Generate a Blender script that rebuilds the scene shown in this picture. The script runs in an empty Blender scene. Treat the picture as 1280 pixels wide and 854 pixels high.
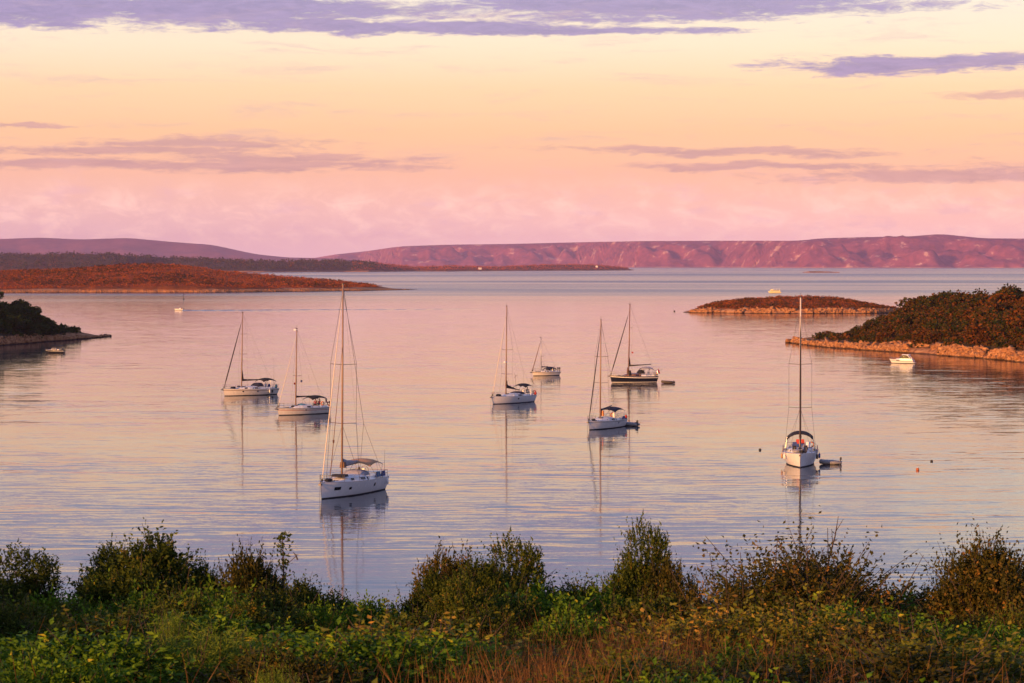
import bpy, math, random
import numpy as np
from mathutils import Vector, Matrix

scene = bpy.context.scene
col = scene.collection
R = math.radians

# ------------------------------------------------------------------ camera
CAM_H, FPX, HOR = 22.0, 3400.0, 331.0
PITCH = math.atan((427.0 - HOR) / FPX)
cam_d = bpy.data.cameras.new('camera')
cam = bpy.data.objects.new('camera', cam_d)
col.objects.link(cam)
cam.location = (0, 0, CAM_H)
cam.rotation_euler = (math.pi / 2 - PITCH, 0, 0)
cam_d.sensor_width = 36.0
cam_d.lens = FPX / 1280.0 * 36.0
cam_d.clip_start = 0.5
cam_d.clip_end = 120000.0
cam_d.dof.use_dof = True
cam_d.dof.focus_distance = 330.0
cam_d.dof.aperture_fstop = 18.0
scene.camera = cam

# ------------------------------------------------------------------ view
vs = scene.view_settings
vs.view_transform = 'Standard'
vs.look = 'None'
vs.exposure = 0.45
vs.gamma = 1.0
vs.use_curve_mapping = False
cy = scene.cycles
cy.use_denoising = True
cy.max_bounces = 6
cy.diffuse_bounces = 2
cy.glossy_bounces = 3
cy.transmission_bounces = 3
cy.transparent_max_bounces = 6
cy.volume_bounces = 0
cy.caustics_reflective = False
cy.caustics_refractive = False


def lin(r, g, b, a=1.0):
    f = lambda c: (c / 255.0) / 12.92 if c / 255.0 <= 0.04045 else ((c / 255.0 + 0.055) / 1.055) ** 2.4
    return (f(r), f(g), f(b), a)


# small wrapper for building node trees
class NT:
    def __init__(s, tree):
        s.t = tree
        s.n = tree.nodes
        s.l = tree.links

    def new(s, typ, **kw):
        n = s.n.new(typ)
        for k, v in kw.items():
            setattr(n, k, v)
        return n

    def put(s, sock, v):
        if isinstance(v, bpy.types.NodeSocket):
            s.l.new(v, sock)
        elif v is not None:
            sock.default_value = v

    def math(s, op, a, b=None, c=None, clamp=False):
        n = s.new('ShaderNodeMath', operation=op, use_clamp=clamp)
        s.put(n.inputs[0], a)
        s.put(n.inputs[1], b)
        s.put(n.inputs[2], c)
        return n.outputs[0]

    def vmath(s, op, a, b=None, scale=None):
        n = s.new('ShaderNodeVectorMath', operation=op)
        s.put(n.inputs[0], a)
        s.put(n.inputs[1], b)
        if scale is not None:
            s.put(n.inputs['Scale'], scale)
        return n.outputs['Value'] if op in ('LENGTH', 'DOT_PRODUCT', 'DISTANCE') else n.outputs['Vector']

    def noise(s, vec, scale=1.0, detail=2.0, rough=0.5, dist=0.0):
        n = s.new('ShaderNodeTexNoise')
        s.put(n.inputs['Vector'], vec)
        s.put(n.inputs['Scale'], scale)
        s.put(n.inputs['Detail'], detail)
        s.put(n.inputs['Roughness'], rough)
        s.put(n.inputs['Distortion'], dist)
        return n

    def ramp(s, fac, stops, interp='LINEAR'):
        n = s.new('ShaderNodeValToRGB')
        cr = n.color_ramp
        cr.interpolation = interp
        while len(cr.elements) < len(stops):
            cr.elements.new(0.5)
        for e, (p, c) in zip(cr.elements, stops):
            e.position = p
            e.color = c if len(c) == 4 else (*c, 1)
        s.put(n.inputs[0], fac)
        return n.outputs[0]

    def mix(s, fac, a, b, blend='MIX'):
        n = s.new('ShaderNodeMix', data_type='RGBA', blend_type=blend)
        s.put(n.inputs[0], fac)
        s.put(n.inputs[6], a)
        s.put(n.inputs[7], b)
        return n.outputs[2]

    def maprange(s, v, a, b, c=0.0, d=1.0, interp='SMOOTHSTEP'):
        n = s.new('ShaderNodeMapRange', interpolation_type=interp)
        s.put(n.inputs[0], v)
        s.put(n.inputs[1], a)
        s.put(n.inputs[2], b)
        s.put(n.inputs[3], c)
        s.put(n.inputs[4], d)
        return n.outputs[0]

    def comb(s, x, y, z):
        n = s.new('ShaderNodeCombineXYZ')
        s.put(n.inputs[0], x)
        s.put(n.inputs[1], y)
        s.put(n.inputs[2], z)
        return n.outputs[0]

    def sep(s, v):
        n = s.new('ShaderNodeSeparateXYZ')
        s.put(n.inputs[0], v)
        return n.outputs


# ------------------------------------------------------------------ sun direction
SUN_EL = R(8.0)
SUN_AZ_VEC = Vector((-0.64, -0.77, 0)).normalized()      # the sun stands left and a little behind the camera
SUN_DIR = Vector((SUN_AZ_VEC.x * math.cos(SUN_EL), SUN_AZ_VEC.y * math.cos(SUN_EL), math.sin(SUN_EL)))
sun_d = bpy.data.lights.new('sun', 'SUN')
sun_d.energy = 5.0
sun_d.angle = R(0.6)
sun_d.color = (1.0, 0.45, 0.15)
sun = bpy.data.objects.new('sun', sun_d)
col.objects.link(sun)
sun.rotation_euler = (-SUN_DIR).to_track_quat('-Z', 'Y').to_euler()

# ------------------------------------------------------------------ world: dusk sky
world = bpy.data.worlds.new('World')
scene.world = world
world.use_nodes = True
w = NT(world.node_tree)
w.n.clear()
tc = w.new('ShaderNodeTexCoord').outputs['Generated']
d3 = w.vmath('NORMALIZE', tc)
sx, sy, sz = w.sep(d3)
DEG = 57.29578
el = w.math('MULTIPLY', w.math('ARCSINE', sz), DEG)
az = w.math('MULTIPLY', w.math('ARCTAN2', sx, sy), DEG)
ael = w.math('ABSOLUTE', el)
# vertical gradient, position = sqrt(el/90)
gpos = w.math('SQRT', w.math('DIVIDE', ael, 90.0), clamp=True)


def gp(e):
    return math.sqrt(e / 90.0)


grad = w.ramp(gpos, [
    (0.0, tuple(1.55 * c for c in lin(250, 196, 206))),
    (gp(0.45), tuple(1.42 * c for c in lin(254, 194, 194))),
    (gp(1.1), tuple(1.22 * c for c in lin(255, 192, 182))),
    (gp(1.9), tuple(1.06 * c for c in lin(255, 186, 164))),
    (gp(2.8), lin(255, 195, 160)),
    (gp(3.7), lin(255, 207, 173)),
    (gp(4.6), lin(251, 224, 204)),
    (gp(5.6), lin(238, 224, 218)),
    (gp(7.2), lin(160, 164, 212)),
    (gp(10.0), lin(122, 138, 208)),
    (gp(20.0), lin(122, 138, 198)),
    (1.0, lin(106, 122, 178))])
# a little more lilac on the left of the horizon, more rose on the right
lr = w.maprange(az, -11.0, 9.0)
lowm = w.maprange(el, 2.6, 0.3)
grad = w.mix(w.math('MULTIPLY', w.math('MULTIPLY', lowm, w.math('SUBTRACT', 1.0, lr)), 0.5), grad, lin(216, 178, 200))
# cloud fields, in degrees of azimuth and elevation
p2 = w.comb(az, el, 0.0)
wn = w.noise(w.vmath('MULTIPLY', p2, (0.35, 1.6, 1.0)), 1.0, 5.0, 0.6)
warp = w.vmath('MULTIPLY', w.vmath('SUBTRACT', wn.outputs['Color'], (0.5, 0.5, 0.5)), (2.2, 0.55, 0.0))
pw = w.vmath('ADD', p2, warp)
streak = w.noise(w.vmath('MULTIPLY', p2, (0.45, 4.2, 1.0)), 1.0, 6.0, 0.62).outputs[0]
fine = w.noise(w.vmath('MULTIPLY', p2, (1.5, 7.5, 1.0)), 1.0, 8.0, 0.72, 0.6).outputs[0]


def ellipse(px, py, wx, wy):
    a0, e0 = (px - 640) * 0.016852, (HOR - py) * 0.016852
    v = w.vmath('MULTIPLY', w.vmath('SUBTRACT', pw, (a0, e0, 0)), (1 / (wx * 0.016852), 1 / (wy * 0.016852), 0))
    return w.math('SUBTRACT', 1.0, w.vmath('LENGTH', v))


def field(items):
    acc = None
    for it in items:
        e = ellipse(*it)
        acc = e if acc is None else w.math('MAXIMUM', acc, e)
    return w.math('ADD', acc, w.math('ADD', w.math('MULTIPLY', w.math('SUBTRACT', streak, 0.5), 1.5),
                                     w.math('MULTIPLY', w.math('SUBTRACT', fine, 0.5), 1.9)))


high = field([(60, 14, 190, 26), (300, 16, 270, 22), (520, 36, 300, 9), (820, 6, 330, 24), (1160, 84, 200, 13),
              (560, -34, 620, 30), (700, 40, 220, 6)])
mid = field([(250, 180, 190, 9), (150, 190, 260, 8), (360, 199, 200, 8), (120, 207, 240, 9), (900, 189, 250, 7),
             (1180, 220, 230, 14), (40, 162, 60, 3), (960, 208, 200, 6), (1250, 122, 110, 6), (350, 206, 230, 7)])
mh = w.maprange(high, -0.22, 0.42)
mm = w.maprange(mid, -0.15, 0.65)
c_high = w.mix(w.maprange(fine, 0.3, 0.7), lin(96, 80, 176), lin(134, 110, 196))
c_mid = w.mix(w.maprange(streak, 0.3, 0.7), lin(182, 132, 158), lin(212, 154, 166))
sky = w.mix(w.math('MULTIPLY', mm, 0.85), grad, c_mid)
sky = w.mix(w.math('MULTIPLY', mh, 0.95), sky, c_high)
# thin torn wisps between the cloud banks
wi = w.noise(w.vmath('MULTIPLY', pw, (0.30, 3.0, 1.0)), 1.0, 8.0, 0.7, 0.3).outputs[0]
wim = w.math('MULTIPLY', w.maprange(wi, 0.50, 0.78), w.math('MULTIPLY', w.maprange(el, 1.6, 2.6), w.maprange(el, 8.0, 5.0)))
sky = w.mix(w.math('MULTIPLY', wim, 0.55), sky, lin(190, 152, 184))
# broken cloud deck that goes on above the picture and all round
hn = w.noise(w.vmath('MULTIPLY', p2, (0.07, 0.30, 1.0)), 1.0, 6.0, 0.58).outputs[0]
deck_m = w.math('MULTIPLY', w.maprange(hn, 0.40, 0.60), w.maprange(el, 5.8, 7.6))
deck_m = w.math('MULTIPLY', deck_m, w.maprange(el, 45.0, 12.0, 0.35, 1.0))
sky = w.mix(w.math('MULTIPLY', deck_m, 0.85), sky, lin(104, 92, 174))
# soft cumulus heads low over the horizon
cu = w.noise(w.vmath('MULTIPLY', p2, (1.3, 2.6, 1.0)), 1.0, 8.0, 0.68, 0.5).outputs[0]
cum = w.math('MULTIPLY', w.maprange(cu, 0.42, 0.70), w.math('MULTIPLY', w.maprange(el, 0.1, 0.7), w.maprange(el, 2.0, 1.1)))
sky = w.mix(w.math('MULTIPLY', cum, 0.55), sky, tuple(1.5 * c for c in lin(255, 206, 192)))
cu2 = w.noise(w.vmath('MULTIPLY', p2, (0.7, 2.2, 1.0)), 1.3, 5.0, 0.6).outputs[0]
cum2 = w.math('MULTIPLY', w.maprange(cu2, 0.5, 0.72), w.math('MULTIPLY', w.maprange(el, 0.3, 0.8), w.maprange(el, 2.4, 1.4)))
sky = w.mix(w.math('MULTIPLY', cum2, 0.4), sky, tuple(1.25 * c for c in lin(222, 168, 190)))
# physical twilight sky underneath it all
nish = w.new('ShaderNodeTexSky', sky_type='NISHITA')
nish.sun_disc = False
nish.sun_elevation = SUN_EL
nish.sun_rotation = math.atan2(SUN_DIR.x, SUN_DIR.y)
nish.air_density = 1.4
nish.dust_density = 2.0
bg_n = w.new('ShaderNodeBackground')
w.put(bg_n.inputs[0], nish.outputs[0])
bg_n.inputs[1].default_value = 0.055
bg_g = w.new('ShaderNodeBackground')
w.put(bg_g.inputs[0], sky)
bg_g.inputs[1].default_value = 0.665
addw = w.new('ShaderNodeAddShader')
w.l.new(bg_n.outputs[0], addw.inputs[0])
w.l.new(bg_g.outputs[0], addw.inputs[1])
wo = w.new('ShaderNodeOutputWorld')
w.l.new(addw.outputs[0], wo.inputs[0])


# ================================================================== helpers
def ray(px, py):
    c, s = math.cos(PITCH), math.sin(PITCH)
    u, v = px - 640.0, 427.0 - py
    return Vector((u, FPX * c + v * s, -FPX * s + v * c))


def G(px, py, z=0.0):
    """the point at height z (the water) seen at a pixel"""
    d = ray(px, py)
    k = (z - CAM_H) / d.z
    return Vector((d.x * k, d.y * k, z))


def at(px, py, depth):
    """the point seen at a pixel at a known depth"""
    d = ray(px, py)
    k = depth / d.y
    return Vector((d.x * k, depth, CAM_H + d.z * k))


def tag(o, label=None, cat=None, group=None, kind=None):
    if label:
        o['label'] = label
    if cat:
        o['category'] = cat
    if group:
        o['group'] = group
    if kind:
        o['kind'] = kind
    return o


def empty(name, loc=(0, 0, 0), rz=0.0, parent=None):
    o = bpy.data.objects.new(name, None)
    o.empty_display_size = 0.3
    col.objects.link(o)
    o.location = loc
    o.rotation_euler = (0, 0, rz)
    if parent:
        o.parent = parent
    return o


class MB:
    def __init__(s):
        s.v, s.f = [], []

    def add(s, vs, fs):
        b = len(s.v)
        s.v += [tuple(p) for p in vs]
        s.f += [tuple(i + b for i in f) for f in fs]
        return s

    def box(s, x0, x1, y0, y1, z0, z1, taper=0.0):
        t = taper
        return s.add([(x0, y0, z0), (x1, y0, z0), (x1, y1, z0), (x0, y1, z0),
                      (x0 + t, y0 + t, z1), (x1 - t, y0 + t, z1), (x1 - t, y1 - t, z1), (x0 + t, y1 - t, z1)],
                     [(0, 3, 2, 1), (4, 5, 6, 7), (0, 1, 5, 4), (1, 2, 6, 5), (2, 3, 7, 6), (3, 0, 4, 7)])

    def tube(s, pts, r, n=6, cap=True):
        pts = [Vector(p) for p in pts]
        rs = r if isinstance(r, (list, tuple)) else [r] * len(pts)
        vs, fs = [], []
        for i, p in enumerate(pts):
            a = pts[max(i - 1, 0)]
            b = pts[min(i + 1, len(pts) - 1)]
            d = (b - a).normalized()
            up = Vector((0, 0, 1)) if abs(d.z) < 0.95 else Vector((1, 0, 0))
            e1 = d.cross(up).normalized()
            e2 = d.cross(e1)
            for k in range(n):
                t = 2 * math.pi * k / n
                vs.append(p + (e1 * math.cos(t) + e2 * math.sin(t)) * rs[i])
        for i in range(len(pts) - 1):
            for k in range(n):
                fs.append((i * n + k, i * n + (k + 1) % n, (i + 1) * n + (k + 1) % n, (i + 1) * n + k))
        if cap:
            fs.append(tuple(range(n - 1, -1, -1)))
            fs.append(tuple((len(pts) - 1) * n + k for k in range(n)))
        return s.add(vs, fs)

    def grid(s, rows, close=False):
        n = len(rows[0])
        vs = [p for r_ in rows for p in r_]
        fs = []
        for i in range(len(rows) - 1):
            for k in range(n if close else n - 1):
                k2 = (k + 1) % n
                fs.append((i * n + k, i * n + k2, (i + 1) * n + k2, (i + 1) * n + k))
        return s.add(vs, fs)

    def ball(s, c, rx, ry, rz, nu=8, nv=6):
        rows = []
        for i in range(nv + 1):
            a = -math.pi / 2 + math.pi * i / nv
            rows.append([(c[0] + rx * math.cos(a) * math.cos(2 * math.pi * k / nu),
                          c[1] + ry * math.cos(a) * math.sin(2 * math.pi * k / nu),
                          c[2] + rz * math.sin(a)) for k in range(nu)])
        return s.grid(rows, True)

    def build(s, name, m, parent=None, smooth=False):
        me = bpy.data.meshes.new(name)
        me.from_pydata(s.v, [], s.f)
        me.validate()
        me.materials.append(M[m] if isinstance(m, str) else m)
        if smooth:
            me.polygons.foreach_set('use_smooth', [True] * len(me.polygons))
        o = bpy.data.objects.new(name, me)
        col.objects.link(o)
        if parent:
            o.parent = parent
        return o


def np_mesh(name, verts, faces, m, parent=None, tint=None, smooth=False):
    """verts (n,3), faces (k,3) or (k,4) as arrays"""
    me = bpy.data.meshes.new(name)
    fn = faces.shape[1]
    me.vertices.add(len(verts))
    me.vertices.foreach_set('co', np.ascontiguousarray(verts, dtype=np.float32).ravel())
    me.loops.add(faces.size)
    me.loops.foreach_set('vertex_index', np.ascontiguousarray(faces, dtype=np.int32).ravel())
    me.polygons.add(len(faces))
    me.polygons.foreach_set('loop_start', np.arange(0, faces.size, fn, dtype=np.int32))
    me.polygons.foreach_set('loop_total', np.full(len(faces), fn, dtype=np.int32))
    if smooth:
        me.polygons.foreach_set('use_smooth', np.ones(len(faces), dtype=bool))
    if tint is not None:
        a = me.attributes.new('tint', 'FLOAT', 'POINT')
        a.data.foreach_set('value', np.ascontiguousarray(tint, dtype=np.float32))
    me.update(calc_edges=True)
    me.materials.append(M[m] if isinstance(m, str) else m)
    if name is None:
        return me
    o = bpy.data.objects.new(name, me)
    col.objects.link(o)
    if parent:
        o.parent = parent
    return o


def hash2(ix, iy, seed):
    h = (ix.astype(np.int64) * 374761393 + iy.astype(np.int64) * 668265263 + seed * 974711) & 0x7fffffff
    h = ((h ^ (h >> 13)) * 1274126177) & 0x7fffffff
    return ((h ^ (h >> 16)) & 0xffff) / 65535.0


def vnoise(x, y, seed=0):
    x, y = np.asarray(x, float), np.asarray(y, float)
    ix, iy = np.floor(x), np.floor(y)
    fx, fy = x - ix, y - iy
    fx, fy = fx * fx * (3 - 2 * fx), fy * fy * (3 - 2 * fy)
    a, b = hash2(ix, iy, seed), hash2(ix + 1, iy, seed)
    c, d = hash2(ix, iy + 1, seed), hash2(ix + 1, iy + 1, seed)
    return (a + (b - a) * fx) * (1 - fy) + (c + (d - c) * fx) * fy


def fbm(x, y, oct=4, seed=0):
    s, a, t = 0.0, 1.0, 0.0
    for k in range(oct):
        s = s + a * vnoise(np.asarray(x) * 2 ** k, np.asarray(y) * 2 ** k, seed + k * 17)
        t += a
        a *= 0.5
    return s / t - 0.5


# ================================================================== materials
M = {}


def base_mat(name):
    m = bpy.data.materials.new(name)
    m.use_nodes = True
    n = NT(m.node_tree)
    n.n.clear()
    out = n.new('ShaderNodeOutputMaterial')
    M[name] = m
    return m, n, out


def plain(name, c, rough=0.5, metal=0.0, var=0.12, scale=3.0, spec=0.5, coat=0.0):
    """painted, moulded or woven surface with faint procedural unevenness"""
    m, n, out = base_mat(name)
    b = n.new('ShaderNodeBsdfPrincipled')
    co = n.new('ShaderNodeTexCoord').outputs['Object']
    nz = n.noise(co, scale, 4.0, 0.6).outputs[0]
    lo = tuple(max(0, x * (1 - var)) for x in c)
    hi = tuple(min(1, x * (1 + var)) for x in c)
    n.put(b.inputs['Base Color'], n.ramp(nz, [(0.3, lo), (0.7, hi)]))
    n.put(b.inputs['Roughness'], n.maprange(nz, 0.3, 0.7, max(0.02, rough - 0.06), min(1, rough + 0.06)))
    b.inputs['Metallic'].default_value = metal
    b.inputs['Specular IOR Level'].default_value = spec
    if coat:
        b.inputs['Coat Weight'].default_value = coat
    n.l.new(b.outputs[0], out.inputs[0])
    return m


plain('gelcoat_white', (0.80, 0.79, 0.77), 0.22, var=0.05)
plain('gelcoat_cream', (0.78, 0.73, 0.64), 0.25, var=0.06)
plain('deck_white', (0.72, 0.72, 0.70), 0.55, var=0.06)
plain('hull_navy', (0.012, 0.016, 0.03), 0.2, var=0.2)
plain('hull_black', (0.008, 0.009, 0.012), 0.3, var=0.2)
plain('antifoul_dark', (0.012, 0.014, 0.02), 0.6)
plain('stripe_navy', (0.015, 0.02, 0.06), 0.3)
plain('stripe_grey', (0.10, 0.11, 0.13), 0.3)
plain('teak', (0.22, 0.12, 0.055), 0.6, var=0.25, scale=9)
plain('varnish', (0.16, 0.06, 0.02), 0.3, var=0.25, scale=7)
plain('alloy', (0.45, 0.45, 0.46), 0.38, metal=0.6)
plain('alloy_dark', (0.10, 0.09, 0.09), 0.45, metal=0.2)
plain('mast_bronze', (0.27, 0.18, 0.13), 0.45)
plain('mast_pale', (0.66, 0.58, 0.48), 0.4)
plain('steel', (0.5, 0.5, 0.5), 0.25, metal=0.9)
plain('wire', (0.16, 0.15, 0.15), 0.4, metal=0.5)
plain('canvas_navy', (0.010, 0.014, 0.035), 0.85, var=0.25)
plain('canvas_black', (0.010, 0.010, 0.013), 0.85, var=0.25)
plain('canvas_tan', (0.42, 0.25, 0.13), 0.85, var=0.15)
plain('canvas_grey', (0.28, 0.28, 0.31), 0.85, var=0.15)
plain('sailcloth', (0.66, 0.58, 0.46), 0.8, var=0.1)
plain('sail_dark', (0.030, 0.022, 0.024), 0.85, var=0.2)
plain('sail_brown', (0.16, 0.09, 0.055), 0.85, var=0.2)
plain('glass_dark', (0.008, 0.009, 0.011), 0.08)
plain('rubber_black', (0.012, 0.012, 0.012), 0.6)
plain('rubber_grey', (0.24, 0.24, 0.25), 0.6)
plain('rubber_olive', (0.075, 0.062, 0.045), 0.65)
plain('red_paint', (0.42, 0.035, 0.02), 0.5)
plain('orange_paint', (0.60, 0.16, 0.03), 0.5)
plain('blue_cover', (0.02, 0.11, 0.24), 0.7)
plain('teal_cover', (0.03, 0.22, 0.30), 0.7)
plain('flag_blue', (0.03, 0.06, 0.22), 0.8)
plain('cream_paint', (0.75, 0.66, 0.36), 0.4)
plain('skin', (0.42, 0.24, 0.16), 0.6)
plain('shirt_red', (0.30, 0.025, 0.03), 0.85)
plain('shirt_white', (0.6, 0.6, 0.6), 0.85)
plain('trousers_dark', (0.02, 0.022, 0.03), 0.85)
plain('wood_bark', (0.06, 0.04, 0.026), 0.9, var=0.35, scale=14)
plain('wall_plaster', (0.75, 0.72, 0.66), 0.85)
plain('roof_tile', (0.32, 0.13, 0.07), 0.85)
plain('buoy_orange', (0.42, 0.12, 0.03), 0.5)
plain('buoy_dark', (0.02, 0.018, 0.016), 0.6)


def leaf_mat(name, stops, trans=0.25, rough=0.65):
    """leaf colour runs with the per leaf 'tint' value"""
    m, n, out = base_mat(name)
    a = n.new('ShaderNodeAttribute')
    a.attribute_name = 'tint'
    oi = n.new('ShaderNodeObjectInfo').outputs['Random']
    f = n.math('ADD', a.outputs['Fac'], n.math('MULTIPLY', n.math('SUBTRACT', oi, 0.5), 0.4), clamp=True)
    c = n.ramp(f, stops)
    b = n.new('ShaderNodeBsdfPrincipled')
    n.put(b.inputs['Base Color'], c)
    b.inputs['Roughness'].default_value = rough
    b.inputs['Specular IOR Level'].default_value = 0.12
    t = n.new('ShaderNodeBsdfTranslucent')
    n.put(t.inputs[0], c)
    mx = n.new('ShaderNodeMixShader')
    mx.inputs[0].default_value = trans
    n.l.new(b.outputs[0], mx.inputs[1])
    n.l.new(t.outputs[0], mx.inputs[2])
    n.l.new(mx.outputs[0], out.inputs[0])
    return m


leaf_mat('leaf_evergreen', [(0.0, (0.022, 0.038, 0.005)), (0.5, (0.056, 0.080, 0.008)), (0.85, (0.106, 0.124, 0.014)), (1.0, (0.197, 0.124, 0.015))])
leaf_mat('leaf_bronze', [(0.0, (0.024, 0.028, 0.004)), (0.5, (0.064, 0.061, 0.009)), (0.8, (0.120, 0.086, 0.014)), (1.0, (0.272, 0.139, 0.028))])
leaf_mat('leaf_green', [(0.0, (0.041, 0.088, 0.006)), (0.5, (0.094, 0.186, 0.010)), (0.85, (0.172, 0.273, 0.017)), (1.0, (0.380, 0.326, 0.028))])
leaf_mat('leaf_fern', [(0.0, (0.047, 0.118, 0.013)), (0.5, (0.095, 0.199, 0.024)), (1.0, (0.192, 0.305, 0.039))])
leaf_mat('leaf_broom', [(0.0, (0.065, 0.118, 0.012)), (0.5, (0.120, 0.184, 0.016)), (1.0, (0.197, 0.248, 0.022))], 0.15)
leaf_mat('leaf_yellow', [(0.0, (0.069, 0.086, 0.009)), (0.5, (0.129, 0.144, 0.015)), (0.8, (0.207, 0.182, 0.024)), (1.0, (0.389, 0.230, 0.044))])
leaf_mat('dry_grass', [(0.0, (0.07, 0.035, 0.012)), (0.5, (0.17, 0.080, 0.025)), (1.0, (0.32, 0.18, 0.07))], 0.3, 0.8)
leaf_mat('island_grass', [(0.0, (0.18, 0.040, 0.005)), (0.5, (0.32, 0.075, 0.009)), (1.0, (0.45, 0.13, 0.020))], 0.2, 0.85)
leaf_mat('tree_green', [(0.0, (0.018, 0.032, 0.006)), (0.5, (0.036, 0.060, 0.010)), (1.0, (0.07, 0.085, 0.014))], 0.15, 0.75)
leaf_mat('tree_leaf', [(0.0, (0.018, 0.034, 0.005)), (0.35, (0.045, 0.042, 0.006)), (0.62, (0.12, 0.048, 0.007)), (1.0, (0.22, 0.066, 0.010))], 0.15, 0.75)
leaf_mat('scrub_leaf', [(0.0, (0.034, 0.024, 0.005)), (0.5, (0.080, 0.040, 0.008)), (1.0, (0.15, 0.060, 0.012))], 0.05, 0.85)


def land_mat(name, veg, rock, rock_h, s1=0.05, s2=0.4, bare=0.62):
    """maquis and dry grass over pale limestone; bare rock in a band above the water and in patches"""
    m, n, out = base_mat(name)
    pos = n.new('ShaderNodeNewGeometry').outputs['Position']
    z = n.sep(pos)[2]
    a = n.noise(pos, s1, 6.0, 0.62).outputs[0]
    b_ = n.noise(pos, s2, 5.0, 0.6).outputs[0]
    vcol = n.ramp(n.math('ADD', n.math('MULTIPLY', a, 0.65), n.math('MULTIPLY', b_, 0.35)), [(0.34, veg[0]), (0.5, veg[1]), (0.64, veg[2])])
    rcol = n.ramp(b_, [(0.3, rock[0]), (0.5, rock[1]), (0.7, rock[2])])
    hz = n.math('ADD', z, n.math('ADD', n.math('MULTIPLY', n.math('SUBTRACT', b_, 0.5), rock_h * 1.6), n.math('MULTIPLY', n.math('SUBTRACT', a, 0.5), rock_h * 3.0)))
    fac = n.maprange(hz, rock_h * 0.8, rock_h * 1.2, 1.0, 0.0)
    fac = n.math('MAXIMUM', fac, n.maprange(a, bare, bare + 0.06))
    c = n.mix(fac, vcol, rcol)
    wet = n.maprange(n.math('ADD', z, n.math('MULTIPLY', n.math('SUBTRACT', b_, 0.5), rock_h * 0.25)), rock_h * 0.10, rock_h * 0.26, 1.0, 0.0)
    c = n.mix(n.math('MULTIPLY', wet, 0.85), c, (0.035, 0.026, 0.020, 1))   # dark tidal algae line
    bs = n.new('ShaderNodeBsdfPrincipled')
    n.put(bs.inputs['Base Color'], c)
    bs.inputs['Roughness'].default_value = 0.9
    bs.inputs['Specular IOR Level'].default_value = 0.1
    bp = n.new('ShaderNodeBump')
    bp.inputs['Strength'].default_value = 0.8
    bp.inputs['Distance'].default_value = rock_h * 0.5
    n.put(bp.inputs['Height'], b_)
    n.l.new(bp.outputs[0], bs.inputs['Normal'])
    n.l.new(bs.outputs[0], out.inputs[0])
    return m


ROCK = ((0.16, 0.070, 0.032), (0.40, 0.19, 0.085), (0.60, 0.34, 0.16))
land_mat('land_dry', ((0.08, 0.028, 0.006), (0.19, 0.055, 0.010), (0.30, 0.085, 0.014)), ROCK, 2.4, 0.02, 0.12, 0.9)
land_mat('land_islet', ((0.06, 0.028, 0.006), (0.13, 0.046, 0.010), (0.20, 0.062, 0.012)), ROCK, 1.6, 0.06, 0.5, 0.9)
land_mat('land_wood', ((0.022, 0.020, 0.008), (0.05, 0.036, 0.014), (0.09, 0.052, 0.018)), ROCK, 1.6, 0.06, 0.5, 0.9)
land_mat('land_far', ((0.030, 0.028, 0.010), (0.06, 0.045, 0.014), (0.14, 0.062, 0.018)), ROCK, 3.0, 0.006, 0.03, 0.72)
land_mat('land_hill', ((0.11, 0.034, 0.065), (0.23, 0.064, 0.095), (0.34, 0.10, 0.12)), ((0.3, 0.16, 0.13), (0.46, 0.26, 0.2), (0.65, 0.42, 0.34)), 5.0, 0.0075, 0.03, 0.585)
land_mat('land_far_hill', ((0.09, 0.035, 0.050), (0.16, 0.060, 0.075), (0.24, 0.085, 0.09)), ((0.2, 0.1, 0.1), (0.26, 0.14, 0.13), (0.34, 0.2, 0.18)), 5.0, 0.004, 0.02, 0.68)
land_mat('rock_shore', ROCK, ROCK, 1.6, 0.5, 1.4, 0.9)


def soil():
    m, n, out = base_mat('soil')
    pos = n.new('ShaderNodeNewGeometry').outputs['Position']
    a = n.noise(pos, 0.8, 6.0, 0.62).outputs[0]
    b_ = n.noise(pos, 9.0, 4.0, 0.6).outputs[0]
    c = n.ramp(n.math('ADD', n.math('MULTIPLY', a, 0.6), n.math('MULTIPLY', b_, 0.4)), [(0.35, (0.02, 0.018, 0.007)), (0.5, (0.05, 0.035, 0.014)), (0.65, (0.085, 0.055, 0.02))])
    bs = n.new('ShaderNodeBsdfPrincipled')
    n.put(bs.inputs['Base Color'], c)
    bs.inputs['Roughness'].default_value = 0.95
    bp = n.new('ShaderNodeBump')
    bp.inputs['Distance'].default_value = 0.05
    n.put(bp.inputs['Height'], b_)
    n.l.new(bp.outputs[0], bs.inputs['Normal'])
    n.l.new(bs.outputs[0], out.inputs[0])


soil()


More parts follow.
